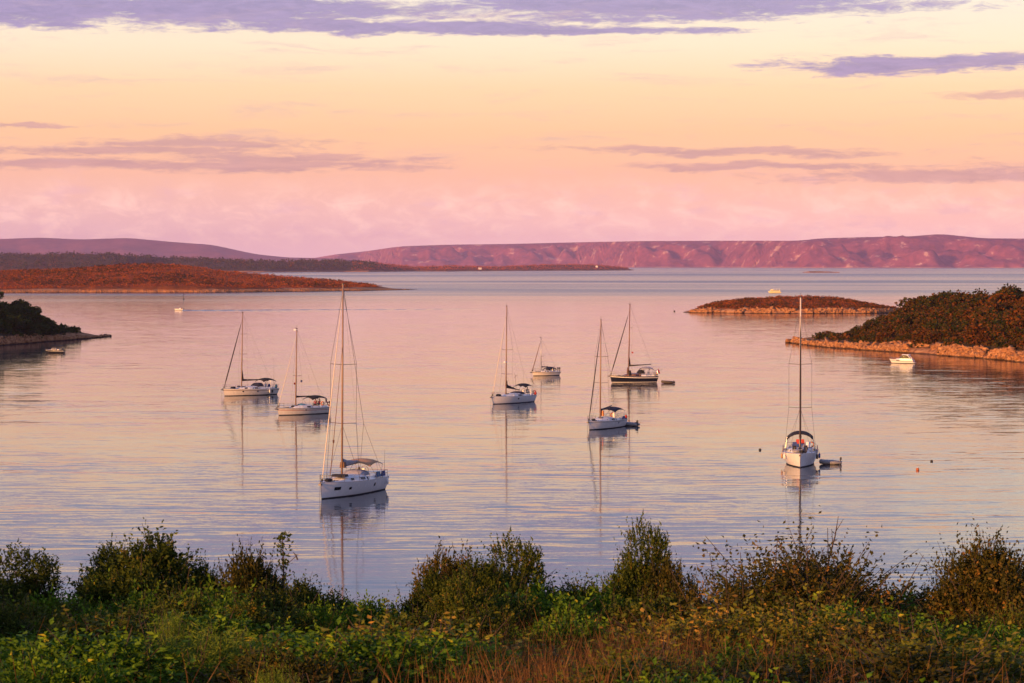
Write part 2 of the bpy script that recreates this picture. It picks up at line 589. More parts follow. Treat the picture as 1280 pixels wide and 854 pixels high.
def water_mat():
    """calm sea: ripples as tilted facets, with wind-ruffled lanes between slick ones"""
    m, n, out = base_mat('sea_water')
    pos = n.new('ShaderNodeNewGeometry').outputs['Position']

    def slope(scale, stretch, amp, detail=2.0):
        v = n.vmath('MULTIPLY', pos, (stretch, 1.0, 1.0))
        c = n.noise(v, scale, detail, 0.55).outputs['Color']
        v = n.vmath('MULTIPLY', n.vmath('SUBTRACT', c, (0.5, 0.5, 0.5)), (amp * 0.55, amp, 0.0))
        return v
    # ruffled lanes: long in x, patches of some hundred metres; they matter far out
    lane = n.noise(n.vmath('MULTIPLY', pos, (0.0004, 0.0013, 0.0)), 1.0, 5.0, 0.62, 0.6).outputs[0]
    lane2 = n.noise(n.vmath('MULTIPLY', pos, (0.004, 0.016, 0.0)), 1.0, 3.0, 0.55).outputs[0]
    y = n.sep(pos)[1]
    lanem = n.maprange(lane, 0.46, 0.60)
    far = n.maprange(y, 1100.0, 2600.0)
    amp = n.maprange(lane2, 0.35, 0.65, 0.6, 1.2)
    rgh = n.math('ADD', 0.06, n.math('MULTIPLY', n.math('ADD', n.math('MULTIPLY', lanem, 0.10), 0.10), far))
    x_, y_, z_ = n.sep(pos)

    def wavelets(length, slant, jig, amp_, seed):
        """long-crested ripples coming in from the open water"""
        pv_ = n.vmath('ADD', n.vmath('MULTIPLY', pos, (0.045, 0.16, 0.0)), (seed, seed * 2.0, 0.0))
        nz = n.noise(pv_, 1.0, 3.0, 0.6)
        ph = n.math('ADD', n.math('MULTIPLY', n.math('ADD', y_, n.math('MULTIPLY', x_, slant)), 6.2832 / length), n.math('MULTIPLY', nz.outputs[0], jig))
        mod = n.maprange(n.noise(n.vmath('MULTIPLY', pos, (0.05, 0.10, 0.0)), 1.0, 2.0, 0.5).outputs[0], 0.3, 0.7, 0.2, 1.3)
        return n.comb(0.0, n.math('MULTIPLY', n.math('MULTIPLY', n.math('SINE', ph), mod), amp_), 0.0)
    s = n.vmath('ADD', slope(0.60, 0.30, 0.024), slope(1.6, 0.34, 0.042))
    s = n.vmath('ADD', s, slope(0.075, 0.6, 0.012))
    s = n.vmath('ADD', s, slope(4.5, 0.6, 0.040))
    s = n.vmath('ADD', s, wavelets(4.4, 0.06, 26.0, 0.010, 1.7))
    s = n.vmath('ADD', s, wavelets(2.3, -0.10, 34.0, 0.011, 5.3))
    s = n.vmath('SCALE', s, scale=amp)
    nrm = n.vmath('NORMALIZE', n.vmath('ADD', s, (0, 0, 1.0)))
    b = n.new('ShaderNodeBsdfPrincipled')
    b.inputs['Base Color'].default_value = (0.006, 0.020, 0.040, 1)
    n.put(b.inputs['Roughness'], rgh)
    b.inputs['IOR'].default_value = 1.333
    b.inputs['Specular IOR Level'].default_value = 0.5
    n.l.new(nrm, b.inputs['Normal'])
    n.l.new(b.outputs[0], out.inputs[0])


water_mat()

# ================================================================== setting: sea and land
mb = MB()
XS = [-12000, -3000, -600, -150, 0, 150, 600, 3000, 12000]
YS = [-1500, -200, 0, 100, 200, 350, 600, 1000, 2000, 4000, 8000, 16000, 30000]
mb.grid([[(x, y, 0.0) for x in XS] for y in YS])
sea = tag(mb.build('sea', 'sea_water'), 'calm bay reflecting the pink evening sky', 'water', kind='structure')


def interp_cols(cols, step):
    xs = np.arange(cols[0][0], cols[-1][0] + step * 0.5, step)
    c = np.array(cols, float)
    return xs, [np.interp(xs, c[:, 0], c[:, k]) for k in range(1, c.shape[1])]


LAND = {}


def loft_land(name, cols, step, front, back, matname, veg_h=0.0, rough=0.12, nsc=0.03, prof=0.75, seed=1,
              label=None, cat='terrain', nrow=18, shore_m=4.0, smooth_cols=0, veg_from=0.0):
    """cols: (px, waterline py, skyline py, ridge set-back as share of front, 0..1). The cross section runs from the
    water up to the ridge and down again behind."""
    xs, (yf, yt, sb) = interp_cols(cols, step)
    if smooth_cols:
        kern = np.hanning(smooth_cols + 2)[1:-1]
        kern /= kern.sum()
        yt, sb = [np.convolve(np.pad(q, smooth_cols // 2, mode='edge'), kern, 'valid')[:len(xs)] for q in (yt, sb)]
    rng = np.random.RandomState(seed)
    rows = []
    n = len(xs)
    for i in range(n):
        f = G(xs[i], yf[i])
        f.y += float(fbm(f.x * 2.2 / max(3.0, shore_m) / 4, 3.1, 4, seed)) * 2 * shore_m
        d1 = max(1.5, front * sb[i])
        d2 = max(1.5, back * sb[i])
        rdg = at(xs[i], yt[i], f.y + d1)
        zr = max(0.15, rdg.z - veg_h * min(1.0, max(0.0, (sb[i] - veg_from) * 4)))
        dirx = Vector((rdg.x - f.x, rdg.y - f.y, 0)).normalized()
        row = [(f.x - dirx.x * 2, f.y - 2, -1.2)]
        for k in range(nrow + 1):
            s = k / nrow
            s2 = s ** 1.5
            z = zr * (s2 ** prof) * (1 + 0.0)
            x, y = f.x + (rdg.x - f.x) * s2, f.y + (rdg.y - f.y) * s2
            nz = float(fbm(x * nsc, y * nsc, 4, seed)) * 2
            z += zr * rough * nz * math.sin(math.pi * min(1, s)) + (0.25 * nz if k else -0.3)
            if k == 0:
                z = -0.25
            row.append((x, y, z))
        for k in range(1, nrow // 2 + 1):
            s = k / (nrow // 2)
            row.append((rdg.x + dirx.x * d2 * s, rdg.y + dirx.y * d2 * s, zr * (1 - s ** 1.6) - (0.8 if s == 1 else 0)))
        rows.append(row)
    b = MB()
    b.grid(rows)
    fl = [tuple(reversed(q)) for q in b.f]
    b.f = fl
    # close both ends under the water or out of sight
    o = b.build(name, matname, smooth=True)
    tag(o, label, cat, kind='structure')
    LAND[name] = np.array(rows)
    return o


# far mountains
loft_land('mountain_range', [(330, 333, 330, .3), (372, 333, 326, .5), (420, 333.5, 318, .8), (455, 333.5, 314.5, 1), (500, 334, 308, 1), (560, 334, 306, 1),
                             (640, 334, 305, 1), (720, 334, 303, 1), (800, 334.5, 301.5, 1), (900, 334.5, 301, 1), (1000, 335, 301, 1), (1025, 335, 298, 1),
                             (1080, 335, 296.5, 1), (1140, 335, 295.5, 1), (1175, 335, 292.5, 1), (1230, 335, 298, 1), (1300, 335, 298.5, 1), (1420, 335, 300, 1), (1700, 335, 306, .6)],
          3.0, 900, 1200, 'land_hill', rough=0.60, nsc=0.0052, prof=0.8, seed=5, label='long limestone mountain range beyond the open sea', cat='mountain', nrow=26, shore_m=140, smooth_cols=13)
loft_land('distant_hills', [(-420, 334.0, 304, 1), (-160, 334.0, 300, 1), (0, 334.0, 299, 1), (50, 334.0, 297, 1), (100, 334.0, 299.5, 1), (160, 334.0, 297.5, 1), (220, 334.0, 303, 1), (265, 334.0, 306, 1),
                            (320, 334.0, 318, 1), (360, 334.0, 322, 1), (420, 334.0, 323, .7), (470, 334.0, 329, .4)],
          3.0, 1300, 1300, 'land_far_hill', rough=0.35, nsc=0.0022, prof=0.8, seed=9, label='hazy lilac hills behind the islands', cat='hill', nrow=20, shore_m=160, smooth_cols=13)
# low land and the spit behind the brown island
loft_land('low_spit', [(-200, 341, 322, 1), (-60, 341, 320, 1), (40, 341, 318.5, 1), (90, 341, 317.5, 1), (140, 341, 318.5, 1), (200, 340.5, 322, 1), (260, 340.5, 324.5, 1), (330, 340.5, 327.5, 1), (420, 340, 326.5, 1),
                       (460, 340, 328.5, .9), (520, 339.5, 334.0, .8), (560, 339.5, 333, .8), (620, 339, 334.0, .8), (690, 338.6, 331, .8), (740, 338.4, 331.2, .7), (775, 338.2, 334, .4), (792, 338, 337.3, .1)],
          2.5, 380, 500, 'land_far', rough=0.2, nsc=0.008, prof=0.7, seed=13, label='low dark wooded spit of land behind the brown island', cat='land', nrow=14, shore_m=25)
loft_land('brown_island', [(-260, 367, 340, 1), (-120, 367, 338, 1), (0, 366.4, 337.5, 1), (60, 366.2, 336, 1), (110, 366, 333.5, 1), (160, 366, 329.5, 1), (200, 366, 329, 1), (235, 366, 331, 1), (270, 366, 337, 1), (330, 365.4, 342, 1),
                           (380, 364.8, 346.5, .9), (420, 364.2, 350, .8), (450, 363.8, 353.5, .6), (475, 363.3, 357, .4), (495, 362.8, 359.8, .22), (512, 362.3, 361.0, .1), (522, 362.0, 361.7, .04)],
          1.5, 190, 220, 'land_dry', veg_h=1.0, rough=0.14, nsc=0.02, prof=0.62, seed=21, label='brown grassy island with a pale rocky shore', cat='island', nrow=24, shore_m=9)
loft_land('islet', [(854, 390.6, 389.9, .05), (868, 391, 384.5, .3), (885, 391.2, 379, .6), (910, 391.5, 374.5, .8), (940, 391.8, 371.5, 1), (975, 392, 369.2, 1), (1005, 392, 368.8, 1), (1040, 392, 370.5, 1), (1070, 392, 375, .8), (1095, 391.8, 380, .6),
                    (1120, 391, 383.5, .4), (1150, 390, 386, .25), (1185, 389, 388, .05)],
          1.2, 45, 50, 'land_islet', veg_h=0.6, rough=0.14, nsc=0.06, prof=0.5, seed=31, label='small low scrubby islet with a rocky rim off the headland', cat='island', nrow=20, shore_m=4)
loft_land('skerry', [(1003, 340.8, 340.4, .05), (1012, 341, 339.2, .5), (1030, 341, 339.3, .6), (1050, 341, 340.2, .1)], 1.5, 20, 30, 'land_far', rough=0.1, seed=37, label='tiny bare skerry far out at sea', cat='island', nrow=6, shore_m=4)
# wooded headland on the right: the shore comes towards the camera to the right
loft_land('headland_right', [(986, 427.5, 427.0, .03), (1000, 430, 424, .08), (1020, 432.5, 418.5, .18), (1045, 435, 412, .3), (1070, 437, 405.5, .42), (1095, 438.5, 401, .55), (1120, 440, 392, .7), (1145, 442, 383, .85), (1165, 443.5, 376.5, 1),
                             (1200, 446, 373.5, 1), (1240, 449, 369.5, 1), (1280, 453, 364.5, 1), (1340, 458, 357, 1), (1440, 468, 347, 1), (1560, 480, 340, 1), (1760, 505, 338, .8)],
          3.0, 105, 120, 'land_wood', veg_h=3.0, rough=0.10, nsc=0.04, prof=0.62, seed=41, label='wooded headland with a pale boulder shore on the right of the bay', cat='headland', nrow=26, shore_m=4, veg_from=.12)
loft_land('headland_left', [(-560, 470, 318, 1), (-420, 456, 322, 1), (-260, 445, 326, 1), (-120, 438, 340, 1), (-40, 434, 350, 1), (0, 432, 364, .8), (20, 430.5, 372, .6), (40, 429, 384, .45), (55, 427.5, 403, .34), (80, 426, 411, .26), (100, 424, 415, .18), (118, 422.3, 418.6, .09), (132, 420.8, 420.4, .02)],
          3.0, 95, 120, 'land_wood', veg_h=3.5, rough=0.10, nsc=0.05, prof=0.62, seed=47, label='dark wooded point running out as a low rock tongue on the left', cat='headland', nrow=22, shore_m=3, veg_from=.26)


# ---------------------------------------------------------------- foreground slope
def ground_z(x, y):
    x, y = np.asarray(x, float), np.asarray(y, float)
    z = np.interp(y, [-80, -30, -6, 4, 15, 27, 34, 48, 80, 112, 126, 150], [23.0, 21.4, 20.5, 20.3, 19.15, 18.0, 17.0, 13.8, 7.0, 1.4, 0.15, -1.5])
    hill = np.interp(x, [-90, -45, -16, -9, -6, 0], [4.8, 3.3, 2.05, 0.95, 0.12, 0.0]) * np.interp(y, [-80, 20, 45, 100, 126], [1, 1, .75, .25, 0])  # unseen rise on the left, shaped to throw shade over the foreground plants
    return z + hill + fbm(x * 0.22, y * 0.22, 4, 77) * 0.35 * np.clip((126 - y) / 20, 0, 1)


gx = np.concatenate([np.linspace(-110, -14, 25), np.linspace(-13, 13, 53), np.linspace(14, 110, 25)])
gy = np.concatenate([np.linspace(-80, 6, 18), np.linspace(7, 36, 59), np.linspace(38, 150, 34)])
GX, GY = np.meshgrid(gx, gy)
GZ = ground_z(GX, GY)
V = np.stack([GX, GY, GZ], -1).reshape(-1, 3)
nx_, ny_ = len(gx), len(gy)
idx = np.arange(nx_ * ny_).reshape(ny_, nx_)
F = np.stack([idx[:-1, :-1], idx[:-1, 1:], idx[1:, 1:], idx[1:, :-1]], -1).reshape(-1, 4)
gr = np_mesh('hillside', V, F, 'soil', smooth=True)
tag(gr, 'brown earth hillside under the shrubs', 'ground', kind='structure')


# ================================================================== leaf geometry
def unit(v):
    return v / np.maximum(np.linalg.norm(v, axis=-1, keepdims=True), 1e-9)


def leaves(P, D, L, W, rng, tint, fold=0.25):
    """one folded diamond (two triangles) for each leaf: base P, direction D, length L, width W"""
    n = len(P)
    D = unit(D)
    r_ = unit(rng.normal(size=(n, 3)))
    S = unit(np.cross(D, r_))
    Nn = np.cross(S, D)
    L, W = np.broadcast_to(np.asarray(L), (n,))[:, None], np.broadcast_to(np.asarray(W), (n,))[:, None]
    mid = P + D * L * 0.45
    a = mid + S * W * 0.5 + Nn * W * fold
    b = mid - S * W * 0.5 + Nn * W * fold
    t = P + D * L
    V = np.stack([P, a, t, b], 1).reshape(-1, 3)
    i = np.arange(n)[:, None] * 4
    F = np.concatenate([i + np.array([[0, 1, 2]]), i + np.array([[0, 2, 3]])], 1).reshape(-1, 3)
    return V, F, np.repeat(tint, 4)


def blades(P, D, L, W, rng, tint, bend=0.4):
    """grass blade of three tapering segments, bending over"""
    n = len(P)
    D = unit(D)
    S = unit(np.cross(D, np.stack([rng.normal(size=n), rng.normal(size=n), np.zeros(n)], 1)))
    bd = unit(np.stack([rng.normal(size=n), rng.normal(size=n), np.full(n, -0.2)], 1)) * (bend * rng.uniform(0.2, 1, n))[:, None]
    L = np.broadcast_to(L, (n,))[:, None]
    W = np.broadcast_to(W, (n,))[:, None]
    vs = []
    for s, wd in ((0, 1), (0.4, 0.85), (0.75, 0.55), (1.0, 0.12)):
        c = P + D * L * s + bd * L * s * s
        vs += [c - S * W * wd * 0.5, c + S * W * wd * 0.5]
    V = np.stack(vs, 1).reshape(-1, 3)
    i = np.arange(n)[:, None] * 8
    F = np.concatenate([i + np.array([[2 * k, 2 * k + 1, 2 * k + 3, 2 * k + 2]]) for k in range(3)], 1).reshape(-1, 4)
    return V, F, np.repeat(tint, 8)


def join(parts):
    vs, fs, ts, b = [], [], [], 0
    for V_, F_, t_ in parts:
        vs.append(V_)
        fs.append(F_ + b)
        ts.append(t_)
        b += len(V_)
    return np.concatenate(vs), np.concatenate(fs), np.concatenate(ts)


def shrub_mesh(seed, lobes, ntwig, nleaf, tw_len, lf, lw, up=0.5, spiky=0.15, core=0.55):
    """unit-sized crown (1 m tall, 1 m wide); lobes: (x, y, z, radius). Returns leaf arrays and stem paths"""
    rng = np.random.RandomState(seed)
    lb = np.array(lobes)
    wts = lb[:, 3] ** 2
    pick = rng.choice(len(lb), ntwig, p=wts / wts.sum())
    dirs = unit(rng.normal(size=(ntwig, 3)) + np.array([0, 0, 0.25]))
    rad = lb[pick, 3] * (core + (1 - core) * rng.uniform(0, 1, ntwig) ** 0.5)
    A = lb[pick, :3] + dirs * rad[:, None] * np.array([1, 1, 0.9])
    A[:, 2] = np.maximum(A[:, 2], 0.02)
    TD = unit(dirs + np.array([0, 0, up]) + rng.normal(size=(ntwig, 3)) * 0.35)
    TL = tw_len * rng.uniform(0.5, 1.2, ntwig) * (1 + (rng.uniform(size=ntwig) < spiky) * rng.uniform(0.4, 1.0, ntwig))
    k = np.tile(np.linspace(0.12, 1.0, nleaf), ntwig)
    A2, TD2, TL2 = np.repeat(A, nleaf, 0), np.repeat(TD, nleaf, 0), np.repeat(TL, nleaf)
    curve = unit(rng.normal(size=(ntwig, 3))) * 0.25
    P = A2 + TD2 * (TL2 * k)[:, None] + np.repeat(curve, nleaf, 0) * (TL2 * k * k)[:, None]
    n = len(P)
    D = TD2 * 0.7 + rng.normal(size=(n, 3)) * 0.75
    tt = np.clip(np.repeat(rng.normal(0.42, 0.20, ntwig), nleaf) + rng.normal(0, 0.13, n), 0, 1)
    V, F, T = leaves(P, D, lf * rng.uniform(0.6, 1.25, n), lw * rng.uniform(0.7, 1.2, n), rng, tt)
    stems = []
    for i in np.argsort(-TL)[:min(110, ntwig)]:
        c = lb[pick[i], :3] * np.array([0.6, 0.6, 0.5])
        stems.append([(rng.normal() * 0.04, rng.normal() * 0.04, -0.08), tuple(c + rng.normal(size=3) * 0.03), tuple(A[i]), tuple(A[i] + TD[i] * TL[i] * 0.95)])
    return V, F, T, stems


def shrub_data(name, seed, lobes, mat_leaf, **kw):
    V, F, T, stems = shrub_mesh(seed, lobes, **kw)
    o = np_mesh(name + '_f', V, F, mat_leaf, tint=T)
    me = o.data
    bpy.data.objects.remove(o)
    b = MB()
    for s in stems:
        b.tube(s, [0.020, 0.011, 0.0045, 0.0015], 4, cap=False)
    o2 = b.build(name + '_s', 'wood_bark')
    ms = o2.data
    bpy.data.objects.remove(o2)
    return me, ms


def put_plant(data, name, loc, scale, rz, label, cat, group=None, parts=('foliage', 'stems')):
    e = empty(name, loc, rz)
    e.scale = scale
    tag(e, label, cat, group)
    for nm, me in zip(parts, data):
        if me is None:
            continue
        o = bpy.data.objects.new(nm, me)
        col.objects.link(o)
        o.parent = e
    return e


SH = {}
def lobes(seed, tall, n=15):
    """a low dense body with many small heads of unequal height on it"""
    r_ = random.Random(seed)
    out = [(0, 0, .24, .36), (-.26, 0, .20, .26), (.26, .03, .20, .26), (0, .24, .2, .28), (0, -.24, .2, .28)]
    for i in range(n):
        a_ = r_.uniform(0, 6.28)
        q = r_.uniform(0, .42)
        rad = r_.uniform(.10, .20)
        out.append((q * math.cos(a_), q * math.sin(a_), (tall - 1.1 * q * q * 1.6) * r_.uniform(.62, 1.0) - rad * .6, rad))
    return out


LOB_A, LOB_B, LOB_D = lobes(3, .92), lobes(8, .95, 11), lobes(14, .95, 9)
LOB_C = [(0, 0, .32, .34), (-.34, 0, .26, .24), (.32, 0, .28, .26), (0, .3, .25, .25), (0, -.3, .25, .25), (.15, 0, .5, .22), (-.16, 0, .46, .2)]
SH['ever_a'] = shrub_data('ever_a', 1, LOB_A, 'leaf_evergreen', ntwig=3300, nleaf=11, tw_len=0.11, lf=0.032, lw=0.017, spiky=0.12)
SH['ever_b'] = shrub_data('ever_b', 2, LOB_B, 'leaf_evergreen', ntwig=3200, nleaf=11, tw_len=0.11, lf=0.031, lw=0.017, spiky=0.18)
SH['oak'] = shrub_data('oak', 3, LOB_D, 'leaf_bronze', ntwig=2500, nleaf=11, tw_len=0.13, lf=0.036, lw=0.021, spiky=0.25)
SH['shoots'] = shrub_data('shoots', 4, LOB_C, 'leaf_bronze', ntwig=1300, nleaf=14, tw_len=0.24, lf=0.032, lw=0.017, spiky=0.45, up=0.9)
SH['low_green'] = shrub_data('low_green', 5, LOB_C, 'leaf_green', ntwig=1200, nleaf=10, tw_len=0.16, lf=0.046, lw=0.024, spiky=0.1)
SH['low_dark'] = shrub_data('low_dark', 6, LOB_C, 'leaf_evergreen', ntwig=1300, nleaf=10, tw_len=0.16, lf=0.042, lw=0.022, spiky=0.1)
SH['low_yellow'] = shrub_data('low_yellow', 7, LOB_C, 'leaf_yellow', ntwig=800, nleaf=10, tw_len=0.20, lf=0.046, lw=0.024, spiky=0.2, up=0.8)
SH['low_bronze'] = shrub_data('low_bronze', 8, LOB_C, 'leaf_bronze', ntwig=1000, nleaf=10, tw_len=0.18, lf=0.044, lw=0.024, spiky=0.2)


# broom: fine green needles on upright twigs
SH['broom'] = shrub_data('broom', 12, LOB_C, 'leaf_broom', ntwig=2600, nleaf=14, tw_len=0.20, lf=0.055, lw=0.006, up=1.3, spiky=0.15)


# fern: arching fronds with leaflets on both sides
def fern_data(seed, nf=16, nl=26):
    rng = np.random.RandomState(seed)
    parts = []
    b = MB()
    for k in range(nf):
        a = rng.uniform(0, 2 * math.pi)
        L = rng.uniform(0.5, 0.85)
        out = np.array([math.cos(a), math.sin(a), 0])
        side = np.array([-math.sin(a), math.cos(a), 0])
        s = np.linspace(0.15, 1, nl)
        rise = rng.uniform(0.75, 1.1)
        C = out * (s * 0.62 * L)[:, None] + np.array([0, 0, 1]) * ((rise * s - 0.62 * s * s) * L)[:, None]
        b.tube([tuple(C[0] * 0), tuple(C[nl // 3]), tuple(C[2 * nl // 3]), tuple(C[-1])], [0.006, 0.005, 0.003, 0.001], 4, False)
        wd = (np.sin(math.pi * np.clip(s * 0.92 + 0.06, 0, 1)) ** 0.7) * 0.19 * L
        for sg in (-1, 1):
            # each pinna carries small leaflets of its own
            for q in (0.25, 0.55, 0.85):
                P = C + side * sg * (wd * q)[:, None] + np.array([0, 0, -0.25]) * (wd * q * q)[:, None]
                for sg2 in (-1, 1):
                    D = out * sg2 * 0.8 + side * sg * 0.9 + rng.normal(size=(nl, 3)) * 0.15
                    parts.append(leaves(P, D, wd * 0.38 + 0.008, 0.016, rng, np.clip(rng.normal(.5, .15, nl), 0, 1), 0.1))
    V, F, T = join(parts)
    o = np_mesh('fern_f', V, F, 'leaf_fern', tint=T)
    me = o.data
    bpy.data.objects.remove(o)
    o2 = b.build('fern_s', 'leaf_fern')
    ms = o2.data
    bpy.data.objects.remove(o2)
    return me, ms


SH['fern_a'], SH['fern_b'] = fern_data(3), fern_data(8)

# ================================================================== foreground planting
rnd = random.Random(4)


def shrub_at(kind, name, px, ytop, wpx, depth, label, rz=0.0, deep=1.0, group=None, sink=0.0):
    p = at(px, ytop, depth)
    zg = float(ground_z(p.x, depth)) - 0.05 - sink
    h = max(0.25, p.z - zg)
    wd = wpx / FPX * depth
    return put_plant(SH[kind], name, (p.x, depth, zg), (wd * 1.02, wd * 1.02 * deep, h * 0.97), rz, label, 'shrub', group)


SHRUBS = [
    ('ever_b', 'evergreen_shrub', 20, 688, 150, 27.0, 'dark evergreen shrub beside the tallest round evergreen, at the open end of the row', 0.5),
    ('low_dark', 'evergreen_shrub', 88, 728, 90, 26.0, 'low dark shrub in the dip beside the tallest round evergreen', 1.2),
    ('ever_a', 'evergreen_shrub', 195, 655, 178, 27.5, 'large round dark evergreen bush, the tallest of the row on the slope', 0.0),
    ('ever_b', 'evergreen_shrub', 140, 682, 100, 27.8, 'small dark bush leaning on the flank of the large round evergreen', 2.2),
    ('oak', 'oak_shrub', 312, 679, 86, 27.0, 'upright bronze green shrub between the large evergreen and the thin sapling', 0.8),
    ('low_dark', 'evergreen_shrub', 392, 710, 110, 27.5, 'low dark shrub under the thin sapling', 2.0),
    ('low_green', 'green_shrub', 452, 727, 110, 26.5, 'low green shrub in the open gap below the nearest big yacht', 1.0),
    ('oak', 'oak_shrub', 556, 682, 96, 27.5, 'bronze green shrub with a branch reaching out over the open gap', 0.2),
    ('ever_b', 'evergreen_shrub', 636, 674, 120, 28.0, 'broad dark shrub with two humps in the middle of the row', 0.1),
    ('low_dark', 'evergreen_shrub', 712, 697, 96, 27.5, 'dark low shrub between the two humped shrub and the tall narrow one', 0.6),
    ('ever_b', 'evergreen_shrub', 802, 655, 98, 26.5, 'tall narrow dark shrub standing up against the pale water', 0.05),
    ('low_bronze', 'bronze_shrub', 862, 706, 88, 26.0, 'low rusty shrub at the foot of the tall narrow dark shrub', 1.3),
    ('shoots', 'leafy_shrub', 1000, 664, 235, 25.0, 'wide loose shrub with long leafy shoots fanning out against the water', 0.0),
    ('oak', 'oak_shrub', 1010, 690, 150, 25.6, 'dense bronze core shrub inside the wide loose shrub', 0.0),
    ('low_dark', 'evergreen_shrub', 1150, 713, 130, 27.5, 'low dark green shrub between the wide loose shrub and the tall bronze one', 2.5),
    ('oak', 'oak_shrub', 1250, 668, 150, 24.5, 'tall bronze shrub with upright shoots at the far end from the large evergreen', 1.1),
    ('shoots', 'leafy_shrub', 1225, 672, 130, 25.0, 'loose leafy shrub in front of the tall bronze shrub', 2.1),
    ('low_green', 'green_shrub', 250, 706, 150, 25.5, 'leafy green shrub at the foot of the large round evergreen', 0.9),
    ('low_dark', 'evergreen_shrub', 345, 706, 120, 26.2, 'dark shrub at the foot of the upright bronze green shrub', 2.9),
    ('ever_a', 'evergreen_shrub', 592, 690, 110, 26.8, 'dark round shrub joining the branching shrub to the two humped one', 2.0),
    ('low_green', 'green_shrub', 650, 712, 190, 25.2, 'wide green shrub at the foot of the two humped dark shrub', 0.3),
    ('low_green', 'green_shrub', 755, 706, 120, 26.0, 'green shrub in front of the tall narrow dark shrub', 1.9),
    ('oak', 'oak_shrub', 842, 690, 70, 26.3, 'small leaning bronze shrub against the flank of the tall narrow dark shrub', 2.7),
    ('low_bronze', 'bronze_shrub', 950, 714, 130, 24.6, 'rust coloured shrub under one flank of the wide loose shrub', 0.2),
    ('low_bronze', 'bronze_shrub', 1065, 712, 130, 24.4, 'rust coloured shrub under the other flank of the wide loose shrub, by the bare twig', 2.2),
    ('low_green', 'green_shrub', 1120, 724, 150, 26.0, 'green shrub filling the dip beside the wide loose shrub', 1.6),
]
for k, nm, px, yt, wpx, dp, lb, rz in SHRUBS:
    shrub_at(k, nm, px, yt, wpx, dp, lb, rz)
SKYX = [-40, 0, 40, 85, 105, 118, 150, 200, 240, 272, 310, 335, 355, 400, 440, 505, 525, 560, 600, 630, 670, 720, 760, 800, 840, 870, 905, 920, 960, 1000, 1050, 1090, 1120, 1160, 1190, 1215, 1250, 1290]
SKYY = [690, 692, 700, 716, 716, 692, 674, 657, 664, 690, 682, 692, 706, 714, 724, 736, 700, 690, 692, 680, 692, 701, 700, 664, 690, 728, 736, 706, 675, 668, 680, 706, 716, 716, 702, 682, 668, 668]
THICK = {'low_dark': ('dark_shrub', 'dark evergreen shrub in the dense thicket along the brow of the slope', 'dark shrubs of the thicket'),
         'low_green': ('green_shrub', 'green leafy shrub in the dense thicket along the brow of the slope', 'green shrubs of the thicket'),
         'low_bronze': ('bronze_shrub', 'rust tinged shrub in the dense thicket along the brow of the slope', 'rust tinged shrubs of the thicket'),
         'ever_a': ('evergreen_shrub', 'bushy dark evergreen in the dense thicket along the brow of the slope', 'bushy evergreens of the thicket')}
for row, (d0, dy0, dy1) in enumerate(((27.2, 0, 16), (25.0, 20, 44), (22.6, 44, 66))):
    for px in range(-30 + row * 23, 1320, 58):
        q = px + rnd.uniform(-14, 14)
        yt = float(np.interp(q, SKYX, SKYY)) + rnd.uniform(dy0, dy1)
        yt = max(yt, 690 + row * 22) if row else max(yt, 694)
        kk_ = rnd.choice(['low_dark', 'low_green', 'ever_a', 'low_dark'] if q < 860 else ['low_dark', 'low_bronze', 'low_green', 'low_bronze'])
        if row == 2 and 640 < q < 850:
            continue                                      # dry grass stands here
        nm, lb, grp = THICK[kk_]
        shrub_at(kk_, nm, q, yt, rnd.uniform(84, 140), d0 + rnd.uniform(-.5, .5), lb, rnd.uniform(0, 6.28), 1.0, grp)
shrub_at('broom', 'broom_bush', 240, 764, 190, 18.0, 'soft bright green broom bush of fine needle twigs', 0.4)
shrub_at('broom', 'broom_bush', 213, 748, 66, 19.5, 'pale small broom tuft behind the soft green broom bush', 1.4)
shrub_at('broom', 'broom_bush', 345, 818, 90, 16.5, 'yellowish small broom beside the soft green broom bush', 2.4)

# thin sapling and a bare twig
sp = at(353, 668, 27.2)
zg = float(ground_z(sp.x, 27.2))
sap = tag(empty('sapling', (sp.x, 27.2, zg)), 'thin sapling with a leafy tip standing above the low shrubs', 'sapling')
hh = sp.z - zg
MB().tube([(0, 0, -0.1), (0.02, 0, hh * .5), (0.0, 0, hh * 0.98)], [0.016, 0.012, 0.004], 5).build('stem', 'wood_bark', sap)
rg = np.random.RandomState(5)
kk = 170
P = np.stack([rg.normal(0, 0.035, kk), rg.normal(0, 0.035, kk), hh * (1 - rg.uniform(0, 1, kk) ** 1.4 * 0.36)], 1)
Vv, Ff, Tt = leaves(P, rg.normal(size=(kk, 3)) + np.array([0, 0, 0.5]), 0.05, 0.022, rg, np.clip(rg.normal(.3, .15, kk), 0, 1))
np_mesh('foliage', Vv, Ff, 'leaf_evergreen', sap, Tt)
for (px0, px1, y0, lb) in ((1036, 1048, 645, 'bare forked twig sticking out of the wide loose shrub'), (372, 366, 690, 'bare thin twigs beside the sapling')):
    q0, q1 = at(px0, 700, 25.3), at(px1, y0, 25.3)
    b = MB()
    b.tube([q0, q0.lerp(q1, .55) + Vector((0.01, 0, 0)), q1], [0.008, 0.006, 0.002], 4)
    b.tube([q0.lerp(q1, .6), q1 + Vector((0.05, 0.02, -0.03))], [0.004, 0.002], 4)
    b.tube([q0.lerp(q1, .4), q1 + Vector((-0.06, 0.02, -0.12))], [0.004, 0.002], 4)
    tag(b.build('bare_twig', 'wood_bark'), lb, 'twig')

